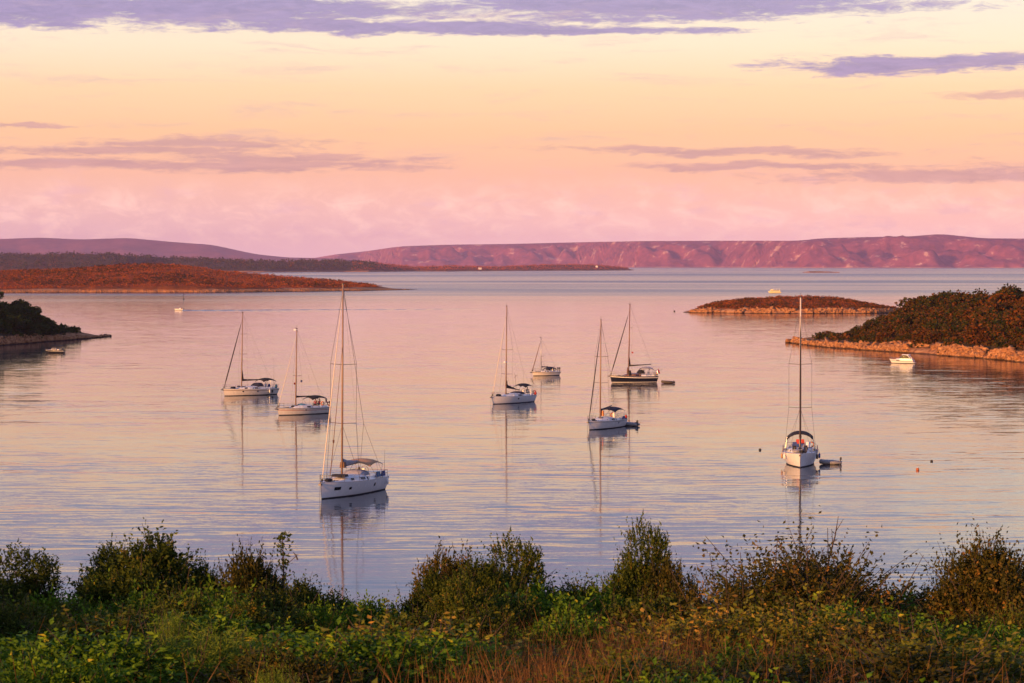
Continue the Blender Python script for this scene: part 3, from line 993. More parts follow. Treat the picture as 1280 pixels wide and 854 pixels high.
# fill planting over the slope: each kind where the photograph shows it
FILL = {
    'low_green': ('green_shrub', 'low green leafy shrub among the ground plants of the slope', 'low green shrubs on the slope'),
    'low_dark': ('dark_shrub', 'low dark evergreen shrub among the ground plants of the slope', 'low dark shrubs on the slope'),
    'low_yellow': ('yellow_shrub', 'low yellowing shrub among the ground plants of the slope', 'low yellowing shrubs on the slope'),
    'low_bronze': ('bronze_shrub', 'low rust brown shrub among the ground plants of the slope', 'low rust brown shrubs on the slope'),
    'fern_a': ('fern', 'green fern with arching fronds in the corner of the slope by the broom', 'ferns by the broom'),
}
pts = []
tries = 0
while len(pts) < 120 and tries < 9000:
    tries += 1
    d = rnd.uniform(11.0, 22.5)
    x = rnd.uniform(-0.205, 0.205) * d
    if any((x - q[0]) ** 2 + ((d - q[1]) * 0.75) ** 2 < 0.80 ** 2 for q in pts):
        continue
    px = x / d * FPX + 640
    if abs(px - 240) < 120 and d < 18.8:
        continue
    if 600 < px < 870 and 16.5 < d and rnd.random() < 0.9:
        continue                                          # the patch of dry grass stays open
    pts.append((x, d, px))
for x, d, px in pts:
    r_ = rnd.random()
    if d < 20.5 and px < 330:
        kind = 'fern_a' if r_ < 0.75 else 'low_green'
    elif px < 420:
        kind = 'low_green' if r_ < 0.55 else 'low_dark' if r_ < 0.8 else 'low_yellow' if r_ < .9 else 'low_bronze'
    elif px < 760:
        kind = 'low_green' if r_ < 0.5 else 'low_dark' if r_ < 0.75 else 'low_yellow' if r_ < 0.88 else 'low_bronze'
    else:
        kind = 'low_yellow' if r_ < 0.22 else 'low_bronze' if r_ < 0.46 else 'low_green' if r_ < .74 else 'low_dark'
    if d > 23 and kind in ('low_yellow',):
        kind = 'low_dark'
    nm, lb, grp = FILL[kind]
    wd = rnd.uniform(0.95, 1.65)
    h = rnd.uniform(0.45, 0.92) * (0.72 if d > 23.5 else 1.0) * (0.85 if d < 16 else 1.0)
    data = SH['fern_b'] if kind == 'fern_a' and r_ < 0.4 else SH[kind]
    put_plant(data, nm, (x, d, float(ground_z(x, d)) - 0.05), (wd, wd, h), rnd.uniform(0, 6.28), lb, 'fern' if kind == 'fern_a' else 'shrub', grp, ('fronds', 'stalks') if kind == 'fern_a' else ('foliage', 'stems'))

# ground cover: small herbs everywhere, dry grass mostly in the middle and on the right
rg = np.random.RandomState(12)
n = 60000
d = 10 + 26 * rg.uniform(0, 1, n) ** 0.8
x = rg.uniform(-0.22, 0.22, n) * d
hgt = rg.uniform(0, 1, n) ** 1.3 * (0.08 + 0.20 * np.clip(fbm(x * 0.9, d * 0.9, 3, 5) + 0.5, 0, 1))
P = np.stack([x, d, ground_z(x, d) + hgt], 1)
Vv, Ff, Tt = leaves(P, rg.normal(size=(n, 3)) + np.array([0, 0, 0.3]), rg.uniform(0.025, 0.055, n), rg.uniform(0.012, 0.024, n), rg,
                    np.clip(0.45 + fbm(x * 0.5, d * 0.5, 3, 9) * 1.2 + rg.normal(0, .16, n), 0, 1))
tag(np_mesh('ground_cover', Vv, Ff, 'leaf_green', None, Tt), 'small green herbs carpeting the slope', 'ground cover', kind='stuff')
n = 60000
d = 14 + 12 * rg.uniform(0, 1, n)
x = rg.uniform(-0.21, 0.21, n) * d
px = x / d * FPX + 640
keep = np.clip(np.interp(px, [0, 330, 480, 600, 680, 840, 920, 1280], [.02, .03, .08, .4, 1, 1, .22, .2]), 0, 1) * np.interp(d, [14, 22.5, 25], [1, 1, .1]) > rg.uniform(0, 1, n)
keep &= (fbm(x * 1.1, d * 1.1, 3, 31) > -0.08)
x, d = x[keep], d[keep]
n = len(x)
P = np.stack([x, d, ground_z(x, d) - 0.02], 1)
Vv, Ff, Tt = blades(P, rg.normal(size=(n, 3)) * 0.22 + np.array([0, 0, 1]), rg.uniform(0.25, 0.75, n), rg.uniform(0.005, 0.010, n), rg, np.clip(rg.normal(.5, .22, n), 0, 1), 0.3)
tag(np_mesh('dry_grass', Vv, Ff, 'dry_grass', None, Tt), 'dry orange grass stalks between the shrubs', 'grass', kind='stuff')
# more shrubs further down the slope and to the sides, out of the picture or just behind the row
for k in range(26):
    d = rnd.uniform(30, 44)
    x = rnd.uniform(-0.24, 0.24) * d
    kind = rnd.choice(['low_dark', 'low_green'])
    nm, lb, grp = FILL[kind]
    zt = CAM_H - (752 - HOR) / FPX * d
    zg = float(ground_z(x, d))
    h = min(1.3, max(0.4, zt - zg - 0.15))
    put_plant(SH[kind], nm, (x, d, zg - 0.05), (1.5, 1.5, h), rnd.uniform(0, 6.28), lb, 'shrub', grp)


# ================================================================== headland trees, shore rocks, island scrub
def tree_data(seed, n=800, mat='tree_leaf'):
    rng = np.random.RandomState(seed)
    lobes = np.array([(0, 0, .62, .34)] + [(rng.uniform(-.3, .3), rng.uniform(-.3, .3), rng.uniform(.38, .72), rng.uniform(.18, .28)) for _ in range(7)])
    pk = rng.randint(0, len(lobes), n)
    dr = unit(rng.normal(size=(n, 3)) + np.array([0, 0, .3]))
    P = lobes[pk, :3] + dr * (lobes[pk, 3] * rng.uniform(.6, 1.05, n))[:, None]
    tt = np.clip(rng.normal(.4, .2, n) + (pk % 3) * 0.08, 0, 1)
    V, F, T = leaves(P, dr + rng.normal(size=(n, 3)) * .8, rng.uniform(.08, .14, n), rng.uniform(.07, .12, n), rng, tt)
    o = np_mesh('tree_c', V, F, mat, tint=T)
    me = o.data
    bpy.data.objects.remove(o)
    b = MB()
    b.tube([(0, 0, -.1), (.01, .02, .25), (0, 0, .55)], [.05, .035, .015], 6)
    for i in range(6):
        q = lobes[i + 1]
        b.tube([(0.005, .01, .2 + .03 * i), (q[0] * .5, q[1] * .5, q[2] * .75), tuple(q[:3])], [.022, .014, .004], 5)
    o2 = b.build('tree_t', 'wood_bark')
    ms = o2.data
    bpy.data.objects.remove(o2)
    return me, ms


TREES = [tree_data(s) for s in (1, 2, 3, 4, 5)]
TREES_GREEN = [tree_data(s, 800, 'tree_green') for s in (6, 7, 8)]


def project(p):
    v = Vector(p) - Vector((0, 0, CAM_H))
    c, s = math.cos(PITCH), math.sin(PITCH)
    f = v.y * c - v.z * s
    u = v.y * s + v.z * c
    return 640 + FPX * v.x / f, 427 - FPX * u / f


def sample_land(key, kmin, kmax, count, spacing, rng, pxr=None, need=None):
    rows = LAND[key]
    n, m, _ = rows.shape
    out, tr = [], 0
    cell = {}
    while len(out) < count and tr < count * 40:
        tr += 1
        i, k = rng.uniform(0, n - 1.001), rng.uniform(kmin, min(kmax, m - 1.001))
        a, b_ = int(i), int(k)
        u, v = i - a, k - b_
        p = (rows[a, b_] * (1 - u) + rows[a + 1, b_] * u) * (1 - v) + (rows[a, b_ + 1] * (1 - u) + rows[a + 1, b_ + 1] * u) * v
        if pxr:
            q = project(p)[0]
            if q < pxr[0] or q > pxr[1]:
                continue
        if need and not need(p):
            continue
        if spacing:
            ck = (int(p[0] // spacing), int(p[1] // spacing))
            if any((p[0] - o[0]) ** 2 + (p[1] - o[1]) ** 2 < spacing ** 2 for dx in (-1, 0, 1) for dy in (-1, 0, 1) for o in cell.get((ck[0] + dx, ck[1] + dy), ())):
                continue
            cell.setdefault(ck, []).append(p)
        out.append(p)
    return out


rngL = np.random.RandomState(8)


def plant_trees(key, pxr, count, spacing, hr, label, group, kmin=7, kmax=30, zmin=1.6, kinds=None):
    kinds = kinds or TREES
    for p in sample_land(key, kmin, kmax, count, spacing, rngL, pxr, lambda q: q[2] > zmin):
        h = hr[0] + (hr[1] - hr[0]) * rngL.uniform(0, 1) ** 1.6
        if p[0] > 0:
            h *= min(1.0, max(0.35, (p[0] - 80) / 32))       # wind-clipped low scrub towards the tip
        wd = h * rngL.uniform(1.1, 1.5)
        put_plant(kinds[rngL.randint(len(kinds))], 'scrub_tree', (p[0], p[1], p[2] - h * 0.12), (wd, wd, h), rngL.uniform(0, 6.28), label, 'tree', group, ('crown', 'trunk'))


plant_trees('headland_right', (1030, 1300), 290, 3.1, (2.5, 6.6), 'bushy evergreen tree in the wood on the headland behind the white motor cruiser', 'trees of the wooded headland behind the motor cruiser')
plant_trees('headland_left', (-90, 62), 70, 2.8, (3.2, 5.0), 'dark evergreen tree on the point behind the small dark open boat', 'trees of the point behind the small dark boat', 7, 24, 1.8, TREES_GREEN)


def blob_stuff(name, pts, smin, smax, m, label, cat, seed, flat=0.65):
    """low irregular cushions, 20 faces each, joined"""
    rng = np.random.RandomState(seed)
    t = (1 + 5 ** .5) / 2
    ic = unit(np.array([(-1, t, 0), (1, t, 0), (-1, -t, 0), (1, -t, 0), (0, -1, t), (0, 1, t), (0, -1, -t), (0, 1, -t), (t, 0, -1), (t, 0, 1), (-t, 0, -1), (-t, 0, 1)], float))
    fc = np.array([(0, 11, 5), (0, 5, 1), (0, 1, 7), (0, 7, 10), (0, 10, 11), (1, 5, 9), (5, 11, 4), (11, 10, 2), (10, 7, 6), (7, 1, 8), (3, 9, 4), (3, 4, 2), (3, 2, 6), (3, 6, 8), (3, 8, 9), (4, 9, 5), (2, 4, 11), (6, 2, 10), (8, 6, 7), (9, 8, 1)])
    n = len(pts)
    P = np.array(pts)
    s = rng.uniform(smin, smax, n)
    V = ic[None] * (1 + rng.normal(0, .22, (n, 12, 1))) * s[:, None, None] * np.stack([rng.uniform(.8, 1.4, n), rng.uniform(.8, 1.2, n), rng.uniform(.75, 1.15, n) * flat], 1)[:, None]
    V = (V + P[:, None]).reshape(-1, 3)
    F = (np.arange(n)[:, None, None] * 12 + fc[None]).reshape(-1, 3)
    T = np.repeat(np.clip(rng.normal(.45, .22, n), 0, 1), 12)
    return tag(np_mesh(name, V, F, m, None, T), label, cat, kind='stuff')


def tuft_stuff(name, pts, s, m, label, cat, seed, per=26):
    """bushes of loose leaf faces, joined, for wooded ground whose plants cannot be told apart"""
    rng = np.random.RandomState(seed)
    P = np.repeat(np.array(pts), per, 0)
    n = len(P)
    dr = unit(rng.normal(size=(n, 3)) + np.array([0, 0, .5]))
    dr[:, 2] = np.abs(dr[:, 2])
    tt = np.clip(np.repeat(rng.normal(.4, .2, len(pts)), per) + rng.normal(0, .12, n), 0, 1)
    sz = np.repeat(.5 + 1.3 * rng.uniform(0, 1, len(pts)) ** 2.2, per) * s
    V, F, T = leaves(P + dr * sz[:, None] * np.array([1.1, 1.1, .8]), dr + rng.normal(size=(n, 3)) * .8, sz * .75, sz * .5, rng, tt)
    return tag(np_mesh(name, V, F, m, None, T), label, cat, kind='stuff')


def rock_stuff(name, pts, smin, smax, label, seed):
    rng = np.random.RandomState(seed)
    cb = np.array([(-1, -1, -1), (1, -1, -1), (1, 1, -1), (-1, 1, -1), (-1, -1, 1), (1, -1, 1), (1, 1, 1), (-1, 1, 1)], float)
    fc = np.array([(0, 3, 2, 1), (4, 5, 6, 7), (0, 1, 5, 4), (1, 2, 6, 5), (2, 3, 7, 6), (3, 0, 4, 7)])
    n = len(pts)
    P = np.array(pts)
    s = smin + (smax - smin) * rng.uniform(0, 1, n) ** 2.2
    V = (cb[None] + rng.normal(0, .28, (n, 8, 3))) * s[:, None, None] * np.stack([rng.uniform(.6, 1.5, n), rng.uniform(.5, 1.2, n), rng.uniform(.4, .8, n)], 1)[:, None]
    a = rng.uniform(0, 6.28, n)
    ca, sa = np.cos(a)[:, None], np.sin(a)[:, None]
    V = np.stack([V[..., 0] * ca - V[..., 1] * sa, V[..., 0] * sa + V[..., 1] * ca, V[..., 2] + V[..., 0] * rng.normal(0, .3, n)[:, None]], -1)
    V = (V + P[:, None]).reshape(-1, 3)
    F = (np.arange(n)[:, None, None] * 8 + fc[None]).reshape(-1, 4)
    return tag(np_mesh(name, V, F, 'rock_shore'), label, 'rocks', kind='stuff')


rock_stuff('shore_rocks', sample_land('headland_right', 1, 9, 7000, 0, rngL, (984, 1320), lambda q: q[2] < 1.9 and float(fbm(q[0] * .16, q[1] * .16, 3, 91)) > -.08), .12, .95, 'pale limestone boulders along the wooded headland by the motor cruiser', 3)
rock_stuff('shore_rocks', sample_land('headland_left', 1, 8, 1500, 0, rngL, (-60, 134), lambda q: q[2] < 2.2), .12, .55, 'brown shore rocks of the dark point on the left', 4)
rock_stuff('shore_rocks', sample_land('islet', 1, 9, 5000, 0, rngL, None, lambda q: q[2] < 1.9 and float(fbm(q[0] * .16, q[1] * .16, 3, 92)) > -.06), .12, .85, 'pale rocks round the rim of the small islet', 5)
rock_stuff('shore_rocks', sample_land('brown_island', 1, 6, 5000, 0, rngL, (-20, 516), lambda q: q[2] < 2.0), .15, .55, 'pale rocky shore of the brown island', 6)
rock_stuff('reef_rocks', [G(px, py) + Vector((0, 0, dz)) for px, py, dz in ((987, 425.5, .1), (990, 428, .15), (993, 426, .2), (996, 428.5, .2), (999, 427, .35), (985, 428.6, .05), (1002, 429.5, .3), (994, 424.5, .1), (126, 420.8, .05), (131, 420.2, .0), (135, 420.6, .0))], .5, 1.3, 'low dark rocks awash off the tips of the headlands', 7)
tuft_stuff('maquis', sample_land('headland_right', 6, 30, 2200, 0, rngL, (1022, 1420), lambda q: q[2] > 1.4), .7, 'tree_leaf', 'dark undergrowth below the trees of the right headland', 'undergrowth', 8)
tuft_stuff('maquis', sample_land('headland_left', 6, 24, 700, 0, rngL, (-120, 100), lambda q: q[2] > 1.6), .8, 'tree_green', 'dark undergrowth on the left point', 'undergrowth', 9)
tuft_stuff('island_scrub', sample_land('islet', 7, 24, 1300, 0, rngL, None, lambda q: q[2] > 1.9 and float(fbm(q[0] * .1, q[1] * .1, 3, 93)) > -.05), .5, 'scrub_leaf', 'low brown scrub on top of the small islet', 'scrub', 10, 16)
dark = lambda q: q[2] > 3.2 and float(fbm(q[0] * .012, q[1] * .03, 3, 55)) > 0.0
tuft_stuff('island_scrub', sample_land('brown_island', 7, 28, 2600, 0, rngL, (-30, 500), dark), .95, 'scrub_leaf', 'dark scrub in bands across the brown island', 'scrub', 11, 14)
tuft_stuff('island_grass', sample_land('brown_island', 5, 26, 12000, 0, rngL, (-20, 505), lambda q: q[2] > 2.6), .8, 'island_grass', 'rust coloured dry grass covering the brown island', 'grass', 13, 6)
tuft_stuff('island_grass', sample_land('islet', 6, 24, 3500, 0, rngL, None, lambda q: q[2] > 1.8), .4, 'island_grass', 'rust coloured grass between the scrub of the small islet', 'grass', 14, 6)
tuft_stuff('island_grass', sample_land('low_spit', 3, 18, 4000, 0, rngL, (440, 785), lambda q: q[2] > 2.5), 3.0, 'island_grass', 'rust coloured grass on the outer half of the low spit', 'grass', 15, 6)
tuft_stuff('far_wood', sample_land('low_spit', 4, 18, 2600, 0, rngL, (-30, 470), lambda q: q[2] > 6), 5.0, 'tree_leaf', 'dark woods on the low land behind the brown island', 'wood', 12, 10)


# ================================================================== boats
def hull_fn(L, B, fs, fb, rake=0.5, tw=0.8, tm=0.42, depth=0.5, full=2.2, counter=0.25):
    def beam(t):
        if t < tm:
            return B / 2 * (tw + (1 - tw) * math.sin(math.pi / 2 * t / tm))
        return B / 2 * max(0.012, 1 - ((t - tm) / (1 - tm)) ** full)

    def sheer(t):
        return fs + (fb - fs) * t ** 1.6 - 0.05 * math.sin(math.pi * t)

    def pt(t, v, side, out=0.0):
        zs = sheer(t)
        z = -depth + v * (zs + depth)
        x = -L / 2 + L * t
        k = max(0.0, (zs - z) / zs)
        x -= rake * k * t ** 3                       # raked stem
        x += counter * k * (1 - t) ** 4              # counter stern
        flare = 0.35 + 0.65 * min(1, v) ** (0.38 + 0.45 * t ** 3)
        y = beam(t) * flare + out
        return (x, side * y, z)
    return beam, sheer, pt


def hull_parts(root, L, B, fs, fb, mat_hull, stripes=(), boot='antifoul_dark', deck='deck_white', **kw):
    """hull shell with transom, antifouling at the waterline, coloured stripes and a cambered deck"""
    beam, sheer, pt = hull_fn(L, B, fs, fb, **kw)
    T = [i / 22 for i in range(23)]
    depth = kw.get('depth', 0.5)
    vs_ = [0, .12, .25, .38, .52, .66, .80, .92, 1.0]
    b = MB()
    for sd in (1, -1):
        rows = [[pt(t, v, sd) for v in vs_] for t in T]
        b.grid(rows if sd == -1 else [list(reversed(r_)) for r_ in rows])
    # transom
    tr = [pt(0, v, 1) for v in vs_] + [pt(0, v, -1) for v in reversed(vs_)]
    b.add(tr, [tuple(range(len(tr)))])
    h = b.build('hull', mat_hull, root, smooth=True)
    h.data.polygons[len(h.data.polygons) - 1].use_smooth = False

    def strip(name, z0, z1, m, t0=0.0, t1=1.0, rel=False, out=0.012):
        s = MB()
        for sd in (1, -1):
            rows = []
            for i in range(23):
                t = t0 + (t1 - t0) * i / 22
                zz = sheer(t)
                a, c = (zz + z0, zz + z1) if rel else (z0, z1)
                row = [pt(t, (a + (c - a) * q / 2 + depth) / (zz + depth), sd, out) for q in range(3)]
                rows.append(row if sd == -1 else list(reversed(row)))
            s.grid(rows)
        if t0 == 0.0:
            zz = sheer(0)
            a, c = (zz + z0, zz + z1) if rel else (z0, z1)
            q = [pt(0, (z + depth) / (zz + depth), sd, out) for z, sd in ((a, 1), (c, 1), (c, -1), (a, -1))]
            q = [(x - .012, y, z) for x, y, z in q]
            s.add(q, [(0, 1, 2, 3)])
        return s.build(name, m, root)
    strip('boot_stripe', -0.3, 0.10, boot)
    for (z0, z1, m, rel) in stripes:
        strip('hull_stripe', z0, z1, m, rel=rel)
    d = MB()
    rows = []
    for t in T:
        bm, zz, x = beam(t), sheer(t), pt(t, 1, 1)[0]
        rows.append([(x, bm * q, zz + 0.06 * (1 - q * q) - 0.004) for q in (-1, -.6, 0, .6, 1)])
    d.grid(rows)
    d.f = [tuple(reversed(f)) for f in d.f]
    d.build('deck', deck, root, smooth=True)
    r = MB()
    for sd in (1, -1):
        r.tube([(pt(t, 1, sd)[0], pt(t, 1, sd, -.02)[1], sheer(t) + .025) for t in T], 0.03, 5)
    r.build('toe_rail', 'alloy', root)
    return beam, sheer, pt


def skinned(name, joints, edges, mats, parent=None, sub=1):
    me = bpy.data.meshes.new(name)
    me.from_pydata([j[0] for j in joints], edges, [])
    for m in mats:
        me.materials.append(M[m])
    o = bpy.data.objects.new(name, me)
    col.objects.link(o)
    o.modifiers.new('skin', 'SKIN')
    if not me.skin_vertices:
        me.skin_vertices.new() if hasattr(me.skin_vertices, 'new') else None
    sv = me.skin_vertices[0].data
    for i, j in enumerate(joints):
        sv[i].radius = (j[1], j[2] if len(j) > 2 else j[1])
    sv[0].use_root = True
    ss = o.modifiers.new('sub', 'SUBSURF')
    ss.levels = ss.render_levels = sub
    if parent:
        o.parent = parent
    return o


def person(loc, rz, shirt, label, group=None):
    """seated figure: one continuous body; the shirt is a garment over the trunk and upper arms"""
    e = tag(empty('person', loc, rz), label, 'person', group)
    J = [((0, 0, .10), .13, .15), ((.0, 0, .30), .12, .15), ((-.02, 0, .50), .12, .17), ((-.01, 0, .60), .055), ((.01, 0, .70), .085, .08), ((.02, 0, .80), .08, .075),
         ((-.02, .20, .52), .055), ((.05, .26, .26), .042), ((.26, .20, .22), .033), ((.33, .18, .23), .028),
         ((-.02, -.20, .52), .055), ((.05, -.26, .26), .042), ((.26, -.20, .22), .033), ((.33, -.18, .23), .028),
         ((.08, .10, .08), .085), ((.44, .13, .10), .06), ((.46, .12, -.34), .04), ((.58, .12, -.38), .035),
         ((.08, -.10, .08), .085), ((.44, -.13, .10), .06), ((.46, -.12, -.34), .04), ((.58, -.12, -.38), .035)]
    E = [(0, 1), (1, 2), (2, 3), (3, 4), (4, 5), (2, 6), (6, 7), (7, 8), (8, 9), (2, 10), (10, 11), (11, 12), (12, 13),
         (0, 14), (14, 15), (15, 16), (16, 17), (0, 18), (18, 19), (19, 20), (20, 21)]
    skinned('body', J, E, ['skin'], e)
    JS = [((0, 0, .06), .14, .165), ((.0, 0, .30), .135, .165), ((-.02, 0, .50), .13, .18), ((-.02, .20, .52), .066), ((.03, .245, .36), .056), ((-.02, -.20, .52), .066), ((.03, -.245, .36), .056)]
    skinned('shirt', JS, [(0, 1), (1, 2), (2, 3), (3, 4), (2, 5), (5, 6)], [shirt], e)
    JT = [((0, 0, .04), .14, .16), ((.08, .10, .08), .095), ((.44, .13, .10), .07), ((.46, .12, -.2), .052), ((.08, -.10, .08), .095), ((.44, -.13, .10), .07), ((.46, -.12, -.2), .052)]
    skinned('trousers', JT, [(0, 1), (1, 2), (2, 3), (0, 4), (4, 5), (5, 6)], ['trousers_dark'], e)
    MB().ball((.0, 0, .79), .098, .09, .10).build('hair', 'rubber_black', e, True)
    return e


def outboard(parent, x, y, z, s=1.0):
    o = MB().box(x - .16 * s, x + .14 * s, y - .11 * s, y + .11 * s, z + .18 * s, z + .52 * s, .04 * s)
    o.box(x - .05 * s, x + .05 * s, y - .04 * s, y + .04 * s, z - .5 * s, z + .2 * s)
    o.box(x - .12 * s, x + .1 * s, y - .03 * s, y + .03 * s, z - .62 * s, z - .48 * s)
    return o.build('outboard_motor', 'rubber_black', parent)


def dinghy(loc, rz, L, W, m, label, motor=True, floor='rubber_grey'):
    e = tag(empty('dinghy', loc, rz), label, 'dinghy')
    r = W * 0.19
    pts = [(-L / 2, W / 2 - r, r * .8), (-L * .1, W / 2 - r, r * .85), (L * .25, W / 2 - r * 1.2, r * 1.0), (L * .42, W * .2, r * 1.25), (L / 2 - r, 0, r * 1.4)]
    full = pts + [(x, -y, z) for x, y, z in reversed(pts[:-1])]
    MB().tube(full, [r * .55] + [r] * 7 + [r * .55], 8).build('tube', m, e, True)
    MB().grid([[(-L * .42, -W * .32, r * .4), (-L * .42, W * .32, r * .4)], [(L * .2, -W * .28, r * .4), (L * .2, W * .28, r * .4)], [(L * .38, -W * .1, r * .6), (L * .38, W * .1, r * .6)]]).build('floor', floor, e)
    MB().box(-L * .43, -L * .40, -W * .32, W * .32, .02, r * 2.1).build('transom', floor, e)
    MB().box(-L * .08, L * .02, -W * .4, W * .4, r * 1.3, r * 1.45).build('seat', floor, e)
    if motor:
        outboard(e, -L * .45, 0, r * 1.5, .8)
    return e


def yacht(bow_px, heading_deg, L, label, mast_top_px, **o):
    """heading: degrees the bow is turned from pointing at the viewer towards the picture's left"""
    B, fs, fb = o.get('B', L * .31), o.get('fs', L * .085 + .1), o.get('fb', L * .10 + .12)
    a = R(heading_deg)
    hd = Vector((-math.sin(a), -math.cos(a), 0))
    rz = math.atan2(hd.y, hd.x)
    rake = o.get('rake', .4)
    bow = G(*bow_px)
    c = bow - hd * (L / 2 - rake)
    e = tag(empty('sailing_yacht', (c.x, c.y, 0), rz), label, 'sailing yacht', 'sailing yachts at anchor in the bay')
    beam, sheer, pt = hull_parts(e, L, B, fs, fb, o.get('hull', 'gelcoat_white'), o.get('stripes', ()), o.get('boot', 'antifoul_dark'), o.get('deck', 'deck_white'), rake=rake, tw=o.get('tw', .78), counter=o.get('counter', .3))
    X = lambda f: L / 2 - L * f                     # f = share of the length aft of the bow
    dz = lambda f: sheer(1 - f) + .05
    # coachroof with sloping front, low and wide
    f0, f1, ch = o.get('roof', (.26, .62, .42))
    rows = []
    for f, hh_, ww in ((f0, .02, .30), (f0 + .05, ch * .55, .40), (f0 + .14, ch * .85, .50), ((f0 + f1) / 2, ch, .56), (f1 - .02, ch * 1.05, .60), (f1, ch * 1.0, .60)):
        bw = beam(1 - f) * ww * 1.15
        z = dz(f) - .05
        rows.append([(X(f), -bw * 1.12, z), (X(f), -bw, z + hh_ * .75), (X(f), -bw * .7, z + hh_), (X(f), 0, z + hh_ * 1.12), (X(f), bw * .7, z + hh_), (X(f), bw, z + hh_ * .75), (X(f), bw * 1.12, z)])
    b = MB()
    b.grid(rows)
    b.add(rows[-1], [tuple(range(7))])
    roof = b.build('coachroof', o.get('roof_mat', 'deck_white'), e)
    # windows in the coachroof sides, one mesh each
    for (wf0, wf1) in o.get('windows', ((.36, .44), (.46, .56))):
        for sd in (1, -1):
            q = []
            for f, zz in ((wf0, .20), (wf1, .20), (wf1, .70), (wf0, .66)):
                bw = beam(1 - f) * (.47 + .13 * (f - .36) / .2) * 1.15
                k = zz / .75
                q.append((X(f), sd * (bw * (1.12 - .12 * k) + .015), dz(f) - .05 + ch * zz * 1.0))
            MB().add(q, [(0, 1, 2, 3) if sd == 1 else (3, 2, 1, 0)]).build('window', 'glass_dark', roof)
    for f in o.get('hatches', (.20, .30, .40)):
        z = dz(f) + (ch * .88 if f > f0 + .06 else 0.02)
        MB().box(X(f) - .26, X(f) + .26, -.26, .26, z - .03, z + .07, .03).build('hatch', 'glass_dark', roof if f > f0 else e)
    # cockpit coamings, bench, wheel and binnacle
    for sd in (1, -1):
        s = MB()
        rr = []
        for f in (f1, f1 + .1, f1 + .2, .93):
            bw = beam(1 - f) * .78
            z = dz(f) - .04
            rr.append([(X(f), sd * bw * 1.06, z), (X(f), sd * bw, z + ch * .62), (X(f), sd * bw * .82, z + ch * .62), (X(f), sd * bw * .78, z)])
        s.grid(rr)
        s.build('cockpit_coaming', 'gelcoat_white', e)
    wf = .84
    n = 16
    whl = MB()
    ring = [(X(wf), .45 * math.cos(2 * math.pi * k / n), dz(wf) + .62 + .45 * math.sin(2 * math.pi * k / n)) for k in range(n + 1)]
    whl.tube(ring, .025, 5, False)
    for k in range(3):
        t = math.pi * k / 3
        whl.tube([(X(wf), .45 * math.cos(t), dz(wf) + .62 + .45 * math.sin(t)), (X(wf), -.45 * math.cos(t), dz(wf) + .62 - .45 * math.sin(t))], .012, 4)
    whl.build('steering_wheel', 'alloy_dark', e)
    MB().box(X(wf) + .05, X(wf) + .28, -.14, .14, dz(wf), dz(wf) + .85, .03).build('binnacle', 'gelcoat_white', e)
    # mast
    mf = o.get('mast_f', .40)
    top_rake = o.get('mast_rake', .25)
    base = e.matrix_basis @ Vector((X(mf), 0, 0))
    depth = base.y
    Hm = at(mast_top_px[0], mast_top_px[1], depth).z
    mz0 = dz(mf) + (ch if mf > f0 else 0)
    mast = MB().tube([(X(mf), 0, mz0 - .1), (X(mf) - top_rake * .5, 0, Hm * .55), (X(mf) - top_rake, 0, Hm)], [.105, .10, .075] if L > 9 else [.075, .07, .05], 8).build('mast', o.get('mast_mat', 'alloy'), e, True)
    mx = lambda z: X(mf) - top_rake * (z - mz0) / (Hm - mz0)
    g = MB().tube([(mx(Hm), 0, Hm - .02), (mx(Hm), 0, Hm + .55)], .018, 4)
    g.tube([(mx(Hm), 0, Hm + .05), (mx(Hm) + .45, 0, Hm + .2)], .014, 4)
    g.box(mx(Hm) - .1, mx(Hm) + .14, -.05, .05, Hm - .02, Hm + .1)
    g.build('masthead_gear', 'alloy_dark', mast)
    sprs = o.get('spreaders', (.46, .70))
    sw = o.get('spr_w', B * .30)
    wr = o.get('wire_r', .013)
    for q in sprs:
        z = Hm * q
        MB().tube([(mx(z) - .25, -sw, z + .06), (mx(z), 0, z), (mx(z) - .25, sw, z + .06)], .028, 5).build('spreader', 'alloy_dark', mast)
    chain_x, chain_y = X(mf + .02), beam(1 - mf) * .93
    for sd in (1, -1):
        pts_ = [(chain_x, sd * chain_y, dz(mf))] + [(mx(Hm * q) - .25, sd * sw, Hm * q + .06) for q in sprs] + [(mx(Hm * .97), 0, Hm * .97)]
        MB().tube(pts_, wr, 4).build('shroud', 'wire', e)
        z = Hm * sprs[0]
        MB().tube([(chain_x - .3, sd * chain_y, dz(mf)), (mx(z), 0, z - .1)], wr * .8, 4).build('lower_shroud', 'wire', e)
    # forestay with the furled genoa
    ft = o.get('fore_top', .93)
    fx = X(o.get('fore_f', .025))
    zb = dz(.03)
    fr = o.get('furl_r', .07)
    st = MB()
    A_, B_ = Vector((fx, 0, zb + .1)), Vector((mx(Hm * ft), 0, Hm * ft))
    pp = [A_.lerp(B_, q) for q in (0, .05, .12, .5, .85, .92, 1)]
    st.tube(pp, [.02, .05, fr, fr * .95, fr * .6, .02, .015], 7)
    st.build('furled_genoa', o.get('furl_mat', 'sailcloth'), e, True)
    MB().tube([(fx, 0, zb + .1), (fx, 0, zb + .28)], .11, 8).build('furling_drum', 'rubber_black', e)
    if o.get('inner_stay'):
        MB().tube([(X(.16), 0, dz(.16)), (X(.16) - .35, 0, dz(.16) + 1.0), (mx(Hm * .72), 0, Hm * .72)], [.02, .045, .014], 6).build('inner_forestay', o.get('inner_mat', 'sail_brown'), e)
    # backstay, splitting above the stern
    sx_, bz = X(.985), dz(.97)
    spl = Vector((sx_ + (mx(Hm) - sx_) * .28, 0, bz + (Hm - bz) * .28))
